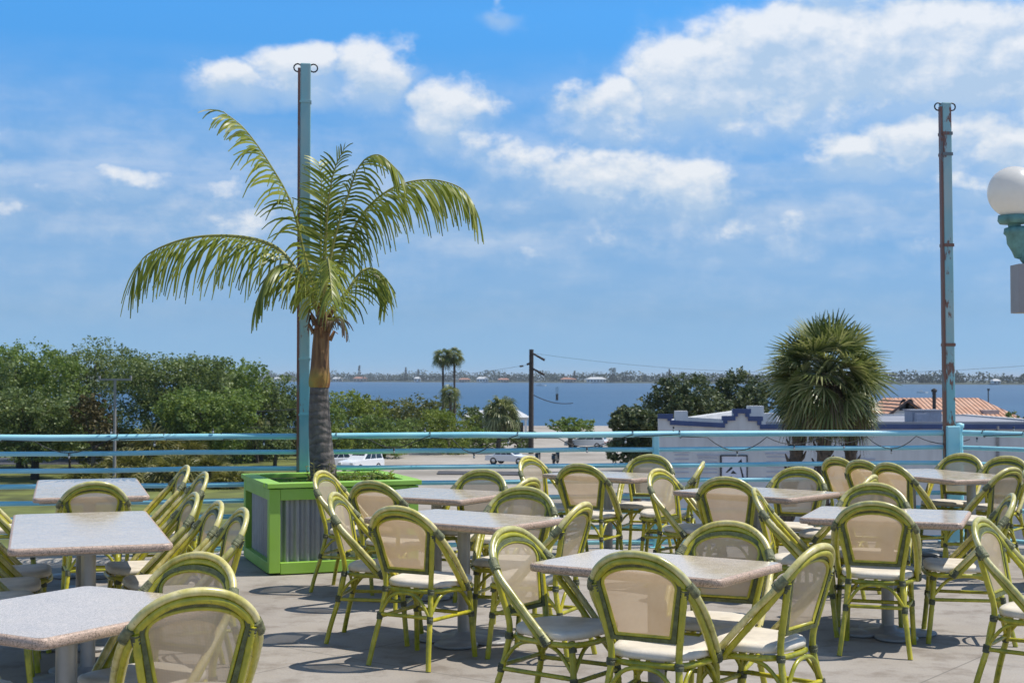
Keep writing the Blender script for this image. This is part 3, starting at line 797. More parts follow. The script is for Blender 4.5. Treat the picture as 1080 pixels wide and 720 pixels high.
# channel marker and boats
D = 620
r0 = thing('channel_marker', 'white-topped channel marker post standing in the water', 'marker', (px(587.5, D), D, WZ))
b = MB(); b.tube([(0, 0, -1), (0, 0, 3.2)], .55, 8); b.build('post', DBARK, r0)
b = MB(); b.box((0, -.4, 4.2), (1.3, .7, 3.0)); b.build('day_board', M['wall_white'], r0)
D = 1700
r0 = thing('sailboat', 'small white sailboat moored off the far shore beside the wooden pole', 'boat', (px(570, D), D, WZ))
b = MB(); b.prism([(-5, 0), (5, -1.2), (7, 0), (5, 1.2), (-5, 1.2), (-5.4, 0)], .0, 1.6); b.build('hull', M['wall_white'], r0)
b = MB(); b.tube([(.5, 0, 1.5), (.5, 0, 12)], .18, 6); b.build('mast', M['roof_white'], r0)
b = MB(); b.box((-.5, 0, 2.1), (4, 1.6, 1)); b.build('cabin', M['wall_white'], r0)
D = 900
r0 = thing('motorboat', 'tiny white motorboat on the water left of the rusty right pole', 'boat', (px(972, D), D, WZ))
b = MB(); b.prism([(-3, -1), (2, -1), (4, 0), (2, 1), (-3, 1)], 0, 1); b.build('hull', M['wall_white'], r0)
b = MB(); b.box((-.5, 0, 1.5), (1.8, 1.4, 1.0)); b.build('cabin', M['wall_white'], r0)
r0 = thing('channel_marker', 'thin dark marker pole in the water above the orange roof', 'marker', (px(1042, 560), 560, WZ))
b = MB(); b.tube([(0, 0, -1), (0, 0, 5)], .22, 6); b.build('post', DBARK, r0)
b = MB(); b.box((0, -.3, 5), (.9, .1, .9)); b.build('day_board', DBARK, r0)

# vehicles
CARW = simple('white_car_paint', (.78, .78, .78), .2, var=.02, scale=1)
GLASS = simple('car_glass', (.02, .03, .035), .05, var=.1, scale=2)
TYRE = simple('tyre_rubber', (.02, .02, .02), .8)
RIM = simple('wheel_rim', (.5, .5, .5), .3, .8)
LAMPR = simple('tail_lamp', (.35, .02, .02), .2)
LAMPW = simple('head_lamp', (.8, .8, .75), .1)
def car(name, lab, cat, x, y, rz, L=4.7, W=1.9, H=1.75, suv=True, paint=None, group='white cars in the car park'):
    paint = paint or CARW
    r0 = thing(name, lab, cat, (x, y, GZ + .05), rz, group)
    h = L / 2
    if suv: low = [(-h, .35), (-h + .02, .95), (h - 1.15, .98), (h - .2, .85), (h, .6), (h - .02, .33)]; top = [(-h + .05, .95), (-h + .35, H), (h - 2.2, H), (h - 1.25, .98)]
    else: low = [(-h, .38), (-h + .05, .85), (h - 1.1, .86), (h - .15, .7), (h, .5), (h, .3)]; top = [(-h + .7, .85), (-h + 1.35, H), (h - 2.2, H), (h - 1.25, .86)]
    b = MB(); b.prism(low, -W / 2, W / 2, axis='Y'); o = b.build('body', paint, r0, bevel=.07)
    b = MB()
    n = len(top); i = .12
    vs = [(p[0], -W / 2 + .04, p[1]) for p in top] + [(p[0], W / 2 - .04, p[1]) for p in top]
    for k in (1, 2): vs[k] = (vs[k][0], -W / 2 + .2, vs[k][2]); vs[n + k] = (vs[n + k][0], W / 2 - .2, vs[n + k][2])
    b.add(vs, [(0, 1, 2, 3), (7, 6, 5, 4), (0, 4, 5, 1), (1, 5, 6, 2), (2, 6, 7, 3)]); b.build('cabin', paint, r0, bevel=.05)
    # panes set proud of the cabin
    zb, zt = top[0][1] + .09, H - .12
    def xz(t, e): return top[0][0] + (top[1][0] - top[0][0]) * t if e == 0 else top[3][0] + (top[2][0] - top[3][0]) * t
    for s in (-1, 1):
        b = MB()
        def yy(z): t = (z - top[0][1]) / (H - top[0][1]); return s * (W / 2 - .04 - .16 * t + .006)
        t0 = (zb - top[0][1]) / (H - top[0][1]); t1 = (zt - top[0][1]) / (H - top[0][1])
        xl0, xr0, xl1, xr1 = xz(t0, 0) + .15, xz(t0, 1) - .15, xz(t1, 0) + .12, xz(t1, 1) - .12
        for a0, a1 in ((0, .34), (.37, .66), (.69, 1)):
            b.add([(xl0 + (xr0 - xl0) * a0, yy(zb), zb), (xl0 + (xr0 - xl0) * a1, yy(zb), zb), (xl1 + (xr1 - xl1) * a1, yy(zt), zt), (xl1 + (xr1 - xl1) * a0, yy(zt), zt)], [(0, 1, 2, 3)])
        b.build('side_window', GLASS, r0)
    for e, nm, sg in ((0, 'rear_window', -1), (1, 'windscreen', 1)):
        b = MB(); t0, t1 = .14, .86
        z0 = top[0][1] + (H - top[0][1]) * t0; z1 = top[0][1] + (H - top[0][1]) * t1
        b.add([(xz(t0, e) + sg * .02, -W / 2 + .2, z0), (xz(t0, e) + sg * .02, W / 2 - .2, z0), (xz(t1, e) + sg * .02, W / 2 - .3, z1), (xz(t1, e) + sg * .02, -W / 2 + .3, z1)], [(0, 1, 2, 3)])
        b.build(nm, GLASS, r0)
    for sx in (-1, 1):
        for sy in (-1, 1):
            w = bpy.data.objects.new('wheel', None); COL.objects.link(w); w.parent = r0
            w.location = (sx * (h - .85), sy * (W / 2 - .1), .33); w.rotation_euler = (R(90), 0, 0)
            b = MB(); b.lathe([(.2, -.11), (.33, -.1), (.34, 0), (.33, .1), (.2, .11), (.2, -.11)], 18); b.build('tyre', TYRE, w)
            b = MB(); b.lathe([(0, -.08), (.21, -.1), (.21, .1), (0, .08)], 14); b.build('rim', RIM, w)
            b = MB(); b.box((sx * (h - .02), sy * (W / 2 - .28), .72), (.1, .34, .16)); b.build('headlight' if sx > 0 else 'tail_light', LAMPW if sx > 0 else LAMPR, r0)
    b = MB(); b.box((h - .02, 0, .42), (.12, W * .9, .16)); b.box((-h + .02, 0, .45), (.12, W * .9, .16)); b.build('bumper', TYRE, r0)
    return r0
car('parked_van', 'white van with big dark windows parked beyond the planter', 'van', px(381, 122), 122, R(238), 4.2, 1.85, 1.75)
car('parked_car', 'white car parked nose-in beside the shaggy fan palm', 'car', px(538, 131), 131, R(-25), 4.3, 1.8, 1.45, suv=False)
car('parked_car', 'white pickup-like car under the flat-topped tree by the shore', 'car', px(618, 161), 161, R(165), 4.6, 1.9, 1.75)
car('parked_car', 'white car mostly hidden behind the palm trunk beside the van', 'car', px(354, 126), 126, R(200), 4.4, 1.85, 1.5, suv=False)
def scooter(lab, x, y, rz):
    r0 = thing('parked_scooter', lab, 'scooter', (x, y, GZ + .05), rz, 'dark scooters in the car park')
    for s in (-.55, .55):
        b = MB(); b.lathe([(.14, -.06), (.28, -.06), (.3, 0), (.28, .06), (.14, .06), (.14, -.06)], 14); o = b.build('wheel', TYRE, r0); o.location = (s, 0, .3); o.rotation_euler = (R(90), 0, 0)
    b = MB(); b.prism([(-.75, .45), (-.7, .8), (-.1, .85), (.1, .45), (.45, .4), (.55, 1.05), (.65, 1.05), (.6, .3), (-.2, .28)], -.17, .17, axis='Y'); b.build('body', GLASS, r0, bevel=.03)
    b = MB(); b.box((-.38, 0, .9), (.7, .28, .12)); b.build('seat', TYRE, r0, bevel=.03)
    b = MB(); b.tube([(.5, -.32, 1.12), (.55, 0, 1.1), (.5, .32, 1.12)], .03, 6); b.build('handlebar', TYRE, r0)
scooter('dark scooter parked right of the white car, farther from the shore palm', px(586, 132), 132, R(70))
scooter('dark scooter parked tight against the white car by the wooden pole', px(567, 133), 133, R(80))
# shoreline pavilion left of the palm
D = 185
r0 = thing('picnic_pavilion', 'low white-roofed open pavilion on the shore behind the shaggy fan palm', 'pavilion', (px(522, D), D, GZ))
b = MB(); b.box((0, 0, 2.75), (8.6, 4, .35)); b.add([(-4.5, -2.2, 2.93), (4.5, -2.2, 2.93), (4.5, 2.2, 2.93), (-4.5, 2.2, 2.93), (-3, 0, 3.8), (3, 0, 3.8)], [(0, 1, 5, 4), (1, 2, 5), (2, 3, 4, 5), (3, 0, 4)]); b.build('roof', M['roof_white'], r0)
for sx in (-4, -1.4, 1.4, 4):
    for sy in (-1.8, 1.8):
        b = MB(); b.box((sx, sy, 1.28), (.28, .28, 2.58)); b.build('post', M['wall_white'], r0)
b = MB(); b.box((0, 1.0, 1.1), (7.4, .2, 2.2)); b.build('interior_shade', M['dark'], r0)  # near-black sheet stands in for the shade inside the open pavilion

# ------------------------------------------------------------------ white building with blue coping
def m_stucco():
    m, t, p = newmat('painted_stucco')
    c = coords(t)
    n = t.noise(.8, c, 6, .6); st = t.noise(1.2, coords(t, 'Object', (2.5, 2.5, .25)), 5)
    col = t.ramp(n, [(.3, (.53, .53, .53)), (.7, (.61, .61, .60))])
    col = t.mix(.5, col, t.ramp(st, [(.35, (.78, .77, .77)), (.6, (1.02, 1.02, 1.02))]), 'MULTIPLY')
    t.link(col, p.inputs['Base Color']); p.inputs['Roughness'].default_value = .8
    t.link(t.bump(t.noise(12, c, 5), .15, .02), p.inputs['Normal'])
    return m
M['stucco'] = m_stucco()
M['blue'] = simple('blue_coping_paint', (.035, .062, .165), .5, var=.15, scale=2)
M['roofgrey'] = simple('flat_roof_membrane', (.27, .28, .31), .8, var=.15, scale=.4)
D = 60
bl = thing('white_building', 'white stucco building with stepped parapet and blue coping below the terrace', 'building', (0, D, GZ))
def Z(p): return pz(p, D) - GZ
PRO = [(6.2, Z(437)), (6.72, Z(437)), (6.72, Z(443.5)), (8.9, Z(446.5)), (8.9, Z(439)), (9.34, Z(439)), (9.34, Z(431.5)), (10.0, Z(431.5)), (10.0, Z(439.5)), (10.5, Z(439.5)), (10.5, Z(448)), (26, Z(448))]
b = MB(); b.prism([(26, 0), (6.2, 0)] + PRO, 0, .55, axis='Y'); 
b.prism([(6.24, .5), (6.7, .5), (13.2, 21), (26, 21), (26, 20.6), (13.0, 20.6)][:3] + [(12.74, 21)], 0, Z(444)); b.prism([(12.7, 21), (26, 21), (26, 20.6), (12.7, 20.6)], 0, Z(450)); b.prism([(26, .5), (26, 20.6), (25.6, 20.6), (25.6, .5)], 0, Z(450)); b.build('wall', M['stucco'], bl)
b = MB(); b.prism([(6.75, .56), (25.58, .56), (25.58, 20.58), (12.9, 20.58)], Z(454), Z(452)); b.build('roof', M['roofgrey'], bl)
b = MB()  # coping bands follow the steps, proud of the wall
t_ = .17
for (x0, z0), (x1, z1) in zip(PRO, PRO[1:]):
    if abs(x1 - x0) < 1e-6:
        zl, zh = min(z0, z1), max(z0, z1)
        b.box((x0 + (-t_ / 2 if z0 > z1 else t_ / 2), -.03, (zl + zh) / 2), (t_, .14, zh - zl))
    else:
        b.add([(x0 - .06, -.11, z0 - t_), (x1 + .06, -.11, z1 - t_), (x1 + .06, -.11, z1 + .03), (x0 - .06, -.11, z0 + .03), (x0 - .06, .02, z0 - t_), (x1 + .06, .02, z1 - t_), (x1 + .06, .02, z1 + .03), (x0 - .06, .02, z0 + .03)],
              [(0, 1, 2, 3), (7, 6, 5, 4), (3, 2, 6, 7), (0, 4, 5, 1), (0, 3, 7, 4), (1, 5, 6, 2)])
b.build('coping', M['blue'], bl)
PR2 = [(x + .85, z + .12) for x, z in PRO[:-2]]
b = MB(); b.prism([(11.4, 5.4), (7.05, 5.4)] + PR2 + [(11.4, PR2[-1][1])], 1.3, 1.9, axis='Y'); b.build('rear_parapet', M['stucco'], bl)
b = MB(); b.box((16.8, -.03, Z(446.2)), (12.2, .1, .14)); b.build('upper_band', M['roofgrey'], bl)
b = MB(); b.tube([(px(1051, D), -.08, .5), (px(1051, D), -.08, Z(449))], .06, 8); b.build('downpipe', POLEC, bl)
FADE = simple('faded_mural_paint', (.42, .42, .47), .8, var=.1, scale=3)
for x0, x1, z0, z1 in ((711, 726, 477, 500), (736, 756, 481, 500), (808, 836, 479, 505), (880, 921, 485, 520)):   # faint painted shutters
    b = MB(); X0, X1, A, B2 = px(x0, D), px(x1, D), Z(z1), Z(z0)
    for i in range(5):
        zz = A + (B2 - A) * (i + .5) / 5; b.box(((X0 + X1) / 2, -.012, zz), (X1 - X0, .02, .05))
    b.box(((X0 + X1) / 2, -.015, B2 + .04), (X1 - X0 + .1, .028, .07)); b.build('shutter', FADE, bl)
b = MB(); b.box((px(717, D), -.02, Z(473.5)), (.4, .03, .06)); b.build('vent_slot', M['blue'], bl)
# mural panel
r0 = thing('mural_panel', 'dark-framed mural panel with black brush marks on the white building wall', 'mural', (px(773.5, D), D - .035, GZ + Z(494)))
hw_, hh = .55, .56
b = MB(); b.box((0, .012, 0), (2 * hw_, .02, 2 * hh)); b.build('panel', simple('mural_ground', (.62, .64, .72), .7, var=.06, scale=3), r0)
b = MB(); b.box((-hw_, -.01, 0), (.07, .04, 2 * hh)); b.box((hw_, -.01, 0), (.045, .04, 2 * hh)); b.box((0, -.01, hh), (2 * hw_ + .05, .035, .05)); b.box((0, -.01, -hh), (2 * hw_ + .05, .035, .05)); b.build('frame', M['dark'], r0)
b = MB()
for poly in ([(.1, .22), (.32, .42), (.34, .28), (.2, .25)], [(-.36, -.16), (-.1, .12), (-.06, .02), (-.28, -.16)], [(-.14, -.2), (-.04, -.06), (.12, -.2)], [(.24, .1), (.3, .08), (.44, -.42), (.36, -.42)], [(-.4, -.34), (-.1, -.3), (.0, -.42), (-.38, -.44)]):
    b.prism([(x, z) for x, z in poly], -.008, .0, axis='Y')
b.build('brush_mark', M['dark'], r0)
# roof box and vent
rb = thing('roof_box', 'blue-grey plant box on the flat roof before the orange tiles', 'roof box', (px(973, 66), 66, pz(451.9, D)))
z1 = pz(433, 66) - pz(451.9, D)
b = MB(); b.box((0, 0, z1 / 2), (1.35, 1.3, z1)); b.box((-.35, -.9, z1 * .42), (.5, .5, z1 * .84)); b.build('housing', simple('roof_box_paint', (.30, .32, .38), .7), rb)
b = MB(); b.box((0, 0, z1 + .03), (1.5, 1.45, .06)); b.build('lid', M['roofgrey'], rb)
vp = thing('vent_pipe', 'thin dark vent pipe rising beside the roof box', 'pipe', (px(985, 68), 68, pz(451.9, D)))
b = MB(); b.tube([(0, 0, 0), (0, 0, pz(413, 68) - pz(451.9, D))], .09, 8); b.build('pipe', POLEW, vp)
b = MB(); b.lathe([(.09, 0), (.14, .02), (.14, .12), (0, .2)], 8, (0, 0, pz(413.5, 68) - pz(451.9, D))); b.build('cap', POLEW, vp)
# house with the orange roof
def m_tile():
    m, t, p = newmat('orange_barrel_tile')
    c = coords(t)
    w = t.node('ShaderNodeTexWave', bands_direction='X'); w.inputs['Scale'].default_value = 1.15; w.inputs['Distortion'].default_value = .6; w.inputs['Detail'].default_value = 2; t.link(c, w.inputs['Vector'])
    w2 = t.node('ShaderNodeTexWave', bands_direction='Y'); w2.inputs['Scale'].default_value = .9; w2.inputs['Distortion'].default_value = 1; t.link(c, w2.inputs['Vector'])
    n = t.noise(1.5, c, 5)
    col = t.ramp(n, [(.3, (.44, .22, .14)), (.5, (.54, .30, .19)), (.72, (.62, .39, .28))])
    col = t.mix(.45, col, t.ramp(w2.outputs['Fac'], [(.0, (.7, .65, .6)), (.3, (1, 1, 1))]), 'MULTIPLY')
    t.link(col, p.inputs['Base Color']); p.inputs['Roughness'].default_value = .8
    t.link(t.bump(w.outputs['Fac'], .9, .12), p.inputs['Normal'])
    return m
M['tile'] = m_tile()
D2 = 86
def hx(p): return px(p, D2)
def hz(p): return pz(p, D2) - GZ
h = thing('tiled_house', 'house with an orange tiled roof and a gabled end behind the white building', 'house', (0, D2, GZ))
ze, zr = hz(441), hz(420.5)
b = MB(); b.box(((hx(952) + hx(1076)) / 2, 5, ze / 2), (hx(1076) - hx(952) - .6, 8.6, ze)); 
xa, xb_, xm = hx(931), hx(972), hx(954)
b.prism([(xa + .5, 0), (xb_ - .4, 0), (xb_ - .4, hz(433)), (xm, hz(422.5)), (xa + .5, hz(436))], -.4, .8, axis='Y'); b.build('wall', M['wall_white'], h)
b = MB()
b.add([(hx(954), .4, ze), (hx(1080), .4, ze), (hx(1080), 9.8, ze), (hx(954), 9.8, ze), (hx(954), 5, zr), (hx(1060), 5, zr)],
      [(0, 1, 5, 4), (1, 2, 5), (2, 3, 4, 5), (3, 0, 4)]); 
b.add([(xa, -.7, hz(437)), (xm, -.7, hz(421)), (xb_, -.7, hz(433)), (xa, 5, hz(437)), (xm, 5, hz(421)), (xb_, 5, hz(433))], [(0, 1, 4, 3), (1, 2, 5, 4)])
o = b.build('roof', M['tile'], h); s_ = o.modifiers.new('thick', 'SOLIDIFY'); s_.thickness = .14
b = MB()
for (x0, p0), (x1, p1) in (((xa, 437.4), (xm, 421.2)), ((xm, 421.2), (xb_, 433.4))):
    b.add([(x0, -.78, hz(p0)), (x1, -.78, hz(p1)), (x1, -.78, hz(p1 + 2.2)), (x0, -.78, hz(p0 + 2.2)), (x0, -.62, hz(p0)), (x1, -.62, hz(p1)), (x1, -.62, hz(p1 + 2.2)), (x0, -.62, hz(p0 + 2.2))], [(0, 1, 2, 3), (4, 7, 6, 5), (0, 4, 5, 1), (3, 2, 6, 7)])
b.build('bargeboard', simple('brown_trim', (.12, .08, .07), .7), h)
for c0 in (951, 957):
    b = MB(); b.prism([(hx(c0) + .28 * math.cos(a), hz(429) + (.5 * math.sin(a))) for a in [math.pi * k / 8 for k in range(9)]] + [(hx(c0) - .28, hz(432.5)), (hx(c0) + .28, hz(432.5))], -.47, -.42, axis='Y'); b.build('window', M['dark'], h)
b = MB(); b.box((hx(1053), 1.7, hz(437.5)), (.95, .8, .55)); b.build('roof_hatch', simple('hatch_paint', (.5, .42, .38), .7), h)

# air: pale haze over the lagoon
b = MB(); b.box((0, 7000, 12), (26000, 30000, 52)); hzo = b.build('haze', bpy.data.materials.new('pale_air'))
hm = hzo.data.materials[0]; hm.use_nodes = True; ht = NT(hm); ht.n.remove(ht.n['Principled BSDF'])
pv = ht.node('ShaderNodeVolumePrincipled'); pv.inputs['Density'].default_value = HAZE; pv.inputs['Color'].default_value = (.86, .93, 1, 1)
ht.link(pv.outputs[0], ht.n['Material Output'].inputs['Volume']); tag(hzo, kind='stuff')

# ------------------------------------------------------------------ terrace slab, railings, poles
F0, F1 = (-6.2, 12.25), (4.22, 13.72)                 # railing line, ends at the corner pole
FD = Vector((F1[0] - F0[0], F1[1] - F0[1], 0)).normalized()
def fy(x): return F0[1] + (x - F0[0]) * (F1[1] - F0[1]) / (F1[0] - F0[0])
G1 = (F1[0] + .74 * 7, F1[1] - .68 * 7)
dk = [(-14, -9), (16, -9), (16, 2), (G1[0] + .2, G1[1] + .05), (F1[0] + .12, F1[1] + .2), (-14, fy(-14) + .18)]
b = MB(); b.prism(dk, -.32, 0); tag(b.build('deck_floor', M['deck']), kind='structure')
b = MB(); b.prism([(-13.7, -8.7), (15.6, -8.7), (15.6, 2), (G1[0] - .2, G1[1] - .2), (F1[0], F1[1] - .25), (-13.7, fy(-14) - .3)], GZ, -.323); tag(b.build('wall_below_terrace', M['stucco']), kind='structure')
RZ = [1.055, .915, .765, .625, .48, .34, .195, .055]
def railing(lab, A, B, posts, rz_a=0, start=None):
    A, B = Vector((*A, 0)), Vector((*B, 0))
    r0 = thing('railing', lab, 'railing', tuple(A), 0, 'teal pipe railings round the terrace')
    Ld = B - A; L = Ld.length; d = Ld.normalized()
    for i, z in enumerate(RZ):
        b = MB(); r = .028 if i == 0 else .0215
        n = int(L / .5)
        b.tube([d * (L * k / n) + Vector((0, rnd.uniform(-.004, .004), z + rnd.uniform(-.004, .004))) for k in range(n + 1)], r, 10); b.build('rail', M['teal'], r0)
    for p in posts:
        q = d * p
        b = MB(); b.box((q.x, q.y, .525), (.055, .055, 1.05), math.atan2(d.y, d.x)); b.box((q.x, q.y, .006), (.14, .12, .012), math.atan2(d.y, d.x)); b.build('post', M['teal'], r0, bevel=.006)
    return r0
PX1 = -1.875   # x of the left pole
railing('teal pipe railing from the photo edge up to the pole by the palm', F0, (PX1 - .07, fy(PX1 - .07)), [1.2])
railing('long teal pipe railing between the palm pole and the rusty right pole', (PX1 + .07, fy(PX1 + .07)), F1, [3.18])
railing('teal pipe railing turning back from the rusty right pole', (F1[0] + .1, F1[1] - .09), G1, [2.4, 4.8])
def pole(lab, x, y, ztop, w, rz, rust):
    r0 = thing('steel_pole', lab, 'pole', (x, y, 0), rz, 'tall teal poles on the railing')
    b = MB(); b.box((0, 0, ztop / 2), (w, w, ztop)); b.build('shaft', M['rustpole'] if rust else M['tealpole'], r0, bevel=.008)
    b = MB(); b.box((-w * .5 - .012, -w * .25, ztop * .52), (.022, w * .5, ztop * .94)); b.build('angle_strip', M['rustedge'], r0)
    b = MB(); b.box((0, 0, .008), (w * 2, w * 2, .016)); b.build('base_plate', M['tealpole'], r0)
    for s in (-1, 1):
        b = MB(); c = Vector((s * (w * .5 + .024), 0, ztop - .036)); b.tube([c + Vector((math.cos(a) * .036, 0, math.sin(a) * .036)) for a in [i * math.pi / 6 for i in range(13)]], .007, 6); b.build('hook', M['wire'], r0)
    b = MB()
    for z in ([1.25, 1.75, 3.0, ztop - .35] if not rust else [1.9, 2.86, ztop - .3, ztop - .5]):
        b.box((0, 0, z), (w + .012, w + .012, .018 if not rust else .03))
    b.build('strap', M['rustedge'] if rust else M['tealpole'], r0)
    return r0
p1 = pole('tall teal pole rising behind the planter palm', PX1, fy(PX1), 4.43, .094, R(8), False)
p2 = pole('tall rusty teal pole at the railing corner', F1[0], F1[1], 4.24, .092, R(8), True)
p2.rotation_euler = (0, R(-.35), R(8))
b = MB(); b.box((.01, -.02, .56), (.135, .13, 1.12)); b.build('sleeve', M['teal'], p2, bevel=.01)
b = MB(); b.lathe([(.0, 1.10), (.042, 1.10), (.042, 1.14), (.0, 1.15)], 14, (.09, -.03, 0)); b.tube([(.09, -.03, 0), (.09, -.03, 1.1)], .032, 12); b.build('stub_post', M['teal'], p2)
# string lights wound along the top rails
def string_lights(lab, A, B, loops):
    A, B = Vector((*A, RZ[0])), Vector((*B, RZ[0])); L = (B - A).length; d = (B - A).normalized(); sd = Vector((-d.y, d.x, 0))
    r0 = thing('string_lights', lab, 'string lights', (0, 0, 0), 0, 'string lights on the railings')
    pts = []; t = .02; bulbs = []
    while t < L - .1:
        seg = rnd.uniform(.28, .62)
        if rnd.random() < loops:            # slack span sags below the rail
            sag = rnd.uniform(.05, .16)
            for k in range(8):
                f = k / 8; pts.append(A + d * (t + seg * f) - sd * .036 + Vector((0, 0, -.03 - sag * 4 * f * (1 - f))))
            bulbs.append(pts[-4] - Vector((0, 0, .03)))
        else:                               # one turn round the rail
            for k in range(10):
                a = 2 * math.pi * k / 10; pts.append(A + d * (t + (.35 + .05 * k / 10) * seg) - sd * .036 * math.cos(a) + Vector((0, 0, .036 * math.sin(a))))
            bulbs.append(A + d * (t + .2 * seg) - sd * .036 + Vector((0, 0, rnd.choice((-.06, .05)))))
        t += seg
    b = MB(); b.tube(pts, .0042, 5); b.build('cable', M['wire'], r0)
    for q in bulbs:
        b = MB(); b.lathe([(0, -.024), (.008, -.018), (.010, -.006), (.006, .004)], 8, tuple(q), 0); b.lathe([(.008, .004), (.008, .024), (0, .024)], 8, tuple(q), 1); b.build('bulb', [M['bulb'], M['wire']], r0)
string_lights('string of small bulbs wound along the rail left of the palm pole', (-5.2, fy(-5.2)), (PX1 - .1, fy(PX1)), .12)
string_lights('string of small bulbs sagging from the long middle top rail', (PX1 + .1, fy(PX1)), F1, .30)
string_lights('string of small bulbs wound along the turned-back right rail', (F1[0] + .15, F1[1] - .14), (F1[0] + 2.9, F1[1] - 2.7), .1)

# globe lamp at the right edge
r0 = thing('globe_lamp', 'white globe lamp on a green scrolled arm at the photo edge', 'lamp', (4.28, 11, 0))
LG = (-.385, 0, 3.02)
b = MB(); b.lathe([(.2 * math.sin(a), -.2 * math.cos(a)) for a in [math.pi * (.04 + .96 * i / 24) for i in range(25)]], 32, LG)
gm, gt, gp = newmat('milk_glass'); gp.inputs['Base Color'].default_value = (.86, .84, .80, 1); gp.inputs['Roughness'].default_value = .25
gtr = gt.node('ShaderNodeBsdfTranslucent'); gtr.inputs['Color'].default_value = (.85, .82, .76, 1); gmx = gt.node('ShaderNodeMixShader'); gmx.inputs[0].default_value = .4
gt.link(gp.outputs[0], gmx.inputs[1]); gt.link(gtr.outputs[0], gmx.inputs[2]); gt.link(gmx.outputs[0], gt.n['Material Output'].inputs['Surface'])
b.build('globe', gm, r0)
VERD = simple('verdigris_casting', (.12, .27, .25), .55, var=.3, scale=14, bump=.3, bscale=30)
b = MB(); b.lathe([(0, 2.775), (.11, 2.775), (.125, 2.80), (.12, 2.84), (.08, 2.845)], 20, (LG[0], 0, 0)); b.lathe([(.045, 2.74), (.05, 2.78)], 14, (LG[0], 0, 0))
b.lathe([(.0, 2.50), (.03, 2.51), (.05, 2.56), (.085, 2.62), (.09, 2.68), (.11, 2.70), (.105, 2.74), (.05, 2.755)], 16, (LG[0] + .03, 0, 0)); b.build('fitter', VERD, r0)
b = MB(); b.tube(cr([(LG[0] + .04, 0, 2.62), (LG[0] + .10, 0, 2.50), (LG[0] + .22, 0, 2.42), (-.08, 0, 2.50), (0, 0, 2.62)], 6), [.05] * 25, 10); b.build('arm', VERD, r0)
b = MB(); b.lathe([(.17, 0), (.17, .12), (.12, .16), (.1, .5), (.07, .56), (.06, 2.9), (.08, 2.92), (.08, 3.0), (0, 3.05)], 16); b.build('post', VERD, r0)
ub = thing('wall_speaker', 'grey box speaker hung below the white globe lamp', 'speaker', (4.07, 10.93, 2.08))
b = MB(); b.prism([(-.205, -.10), (-.155, -.13), (.145, -.13), (.145, .12), (-.155, .12), (-.205, .09)], 0, .37); b.build('cabinet', simple('speaker_grey', (.33, .31, .31), .6, var=.08), ub, bevel=.006)
b = MB(); b.box((0, -.135, .185), (.26, .012, .33)); b.build('grille', simple('speaker_grille', (.42, .40, .39), .7), ub)
b = MB(); b.box((.17, 0, .185), (.06, .06, .1)); b.build('bracket', VERD, ub)

# ------------------------------------------------------------------ planter with the palm
PR, PS, PH = R(20), 1.24, .74
pc = (-1.94 + .62 * math.cos(PR) - .62 * math.sin(PR), 11.40 + .62 * math.sin(PR) + .62 * math.cos(PR))
pl = thing('planter', 'lime green timber planter box with corrugated metal sides', 'planter', (pc[0], pc[1], 0), PR)
hs = PS / 2
for sx in (-1, 1):
    for sy in (-1, 1):
        b = MB(); b.box((sx * (hs - .045), sy * (hs - .045), .355), (.09, .09, .67)); b.build('corner_post', M['lime'], pl, bevel=.004)
for k in range(4):
    a = k * math.pi / 2; c_, s_ = math.cos(a), math.sin(a)
    def rot(x, y): return (x * c_ - y * s_, x * s_ + y * c_)
    x, y = rot(0, -hs + .04); b = MB(); b.box((x, y, .055), (PS - .184, .078, .09), a); b.build('bottom_rail', M['lime'], pl, bevel=.004)
    x, y = rot(0, -hs + .04); b = MB(); b.box((x, y, .645), (PS - .184, .078, .09), a); b.build('top_rail', M['lime'], pl, bevel=.004)
    x, y = rot((.055 if k % 2 == 0 else 0), -hs + .035); b = MB(); b.box((x, y, .718), ((PS + .04) if k % 2 == 0 else (PS - .30), .13, .038), a) if k % 2 == 0 else b.box((x, y, .7183), (PS - .224, .13, .038), a); 
    o = b.build('rim_board', M['lime'], pl, bevel=.004)
    if k % 2 == 0: o.location = tuple(-v for v in rot(.055, 0)) + (0,)
    b = MB(); n = 96; W = PS - .186
    vs = []
    for i in range(n + 1):
        u = -W / 2 + W * i / n
        yy = -hs + .062 + .016 * math.cos(u / .085 * 2 * math.pi)
        for z in (.10, .602): vs.append((*rot(u, yy), z))
    b.add(vs, [(2 * i, 2 * i + 2, 2 * i + 3, 2 * i + 1) for i in range(n)], 0, True); b.build('corrugated_panel', M['corr'], pl)
b = MB(); n = 14
vs = [(-hs + .12 + (PS - .24) * i / n, -hs + .12 + (PS - .24) * j / n, .60 + rnd.uniform(-.012, .02)) for j in range(n + 1) for i in range(n + 1)]
b.add(vs, [(j * (n + 1) + i, j * (n + 1) + i + 1, (j + 1) * (n + 1) + i + 1, (j + 1) * (n + 1) + i) for j in range(n) for i in range(n)], 0, True); b.build('soil', M['soil'], pl)
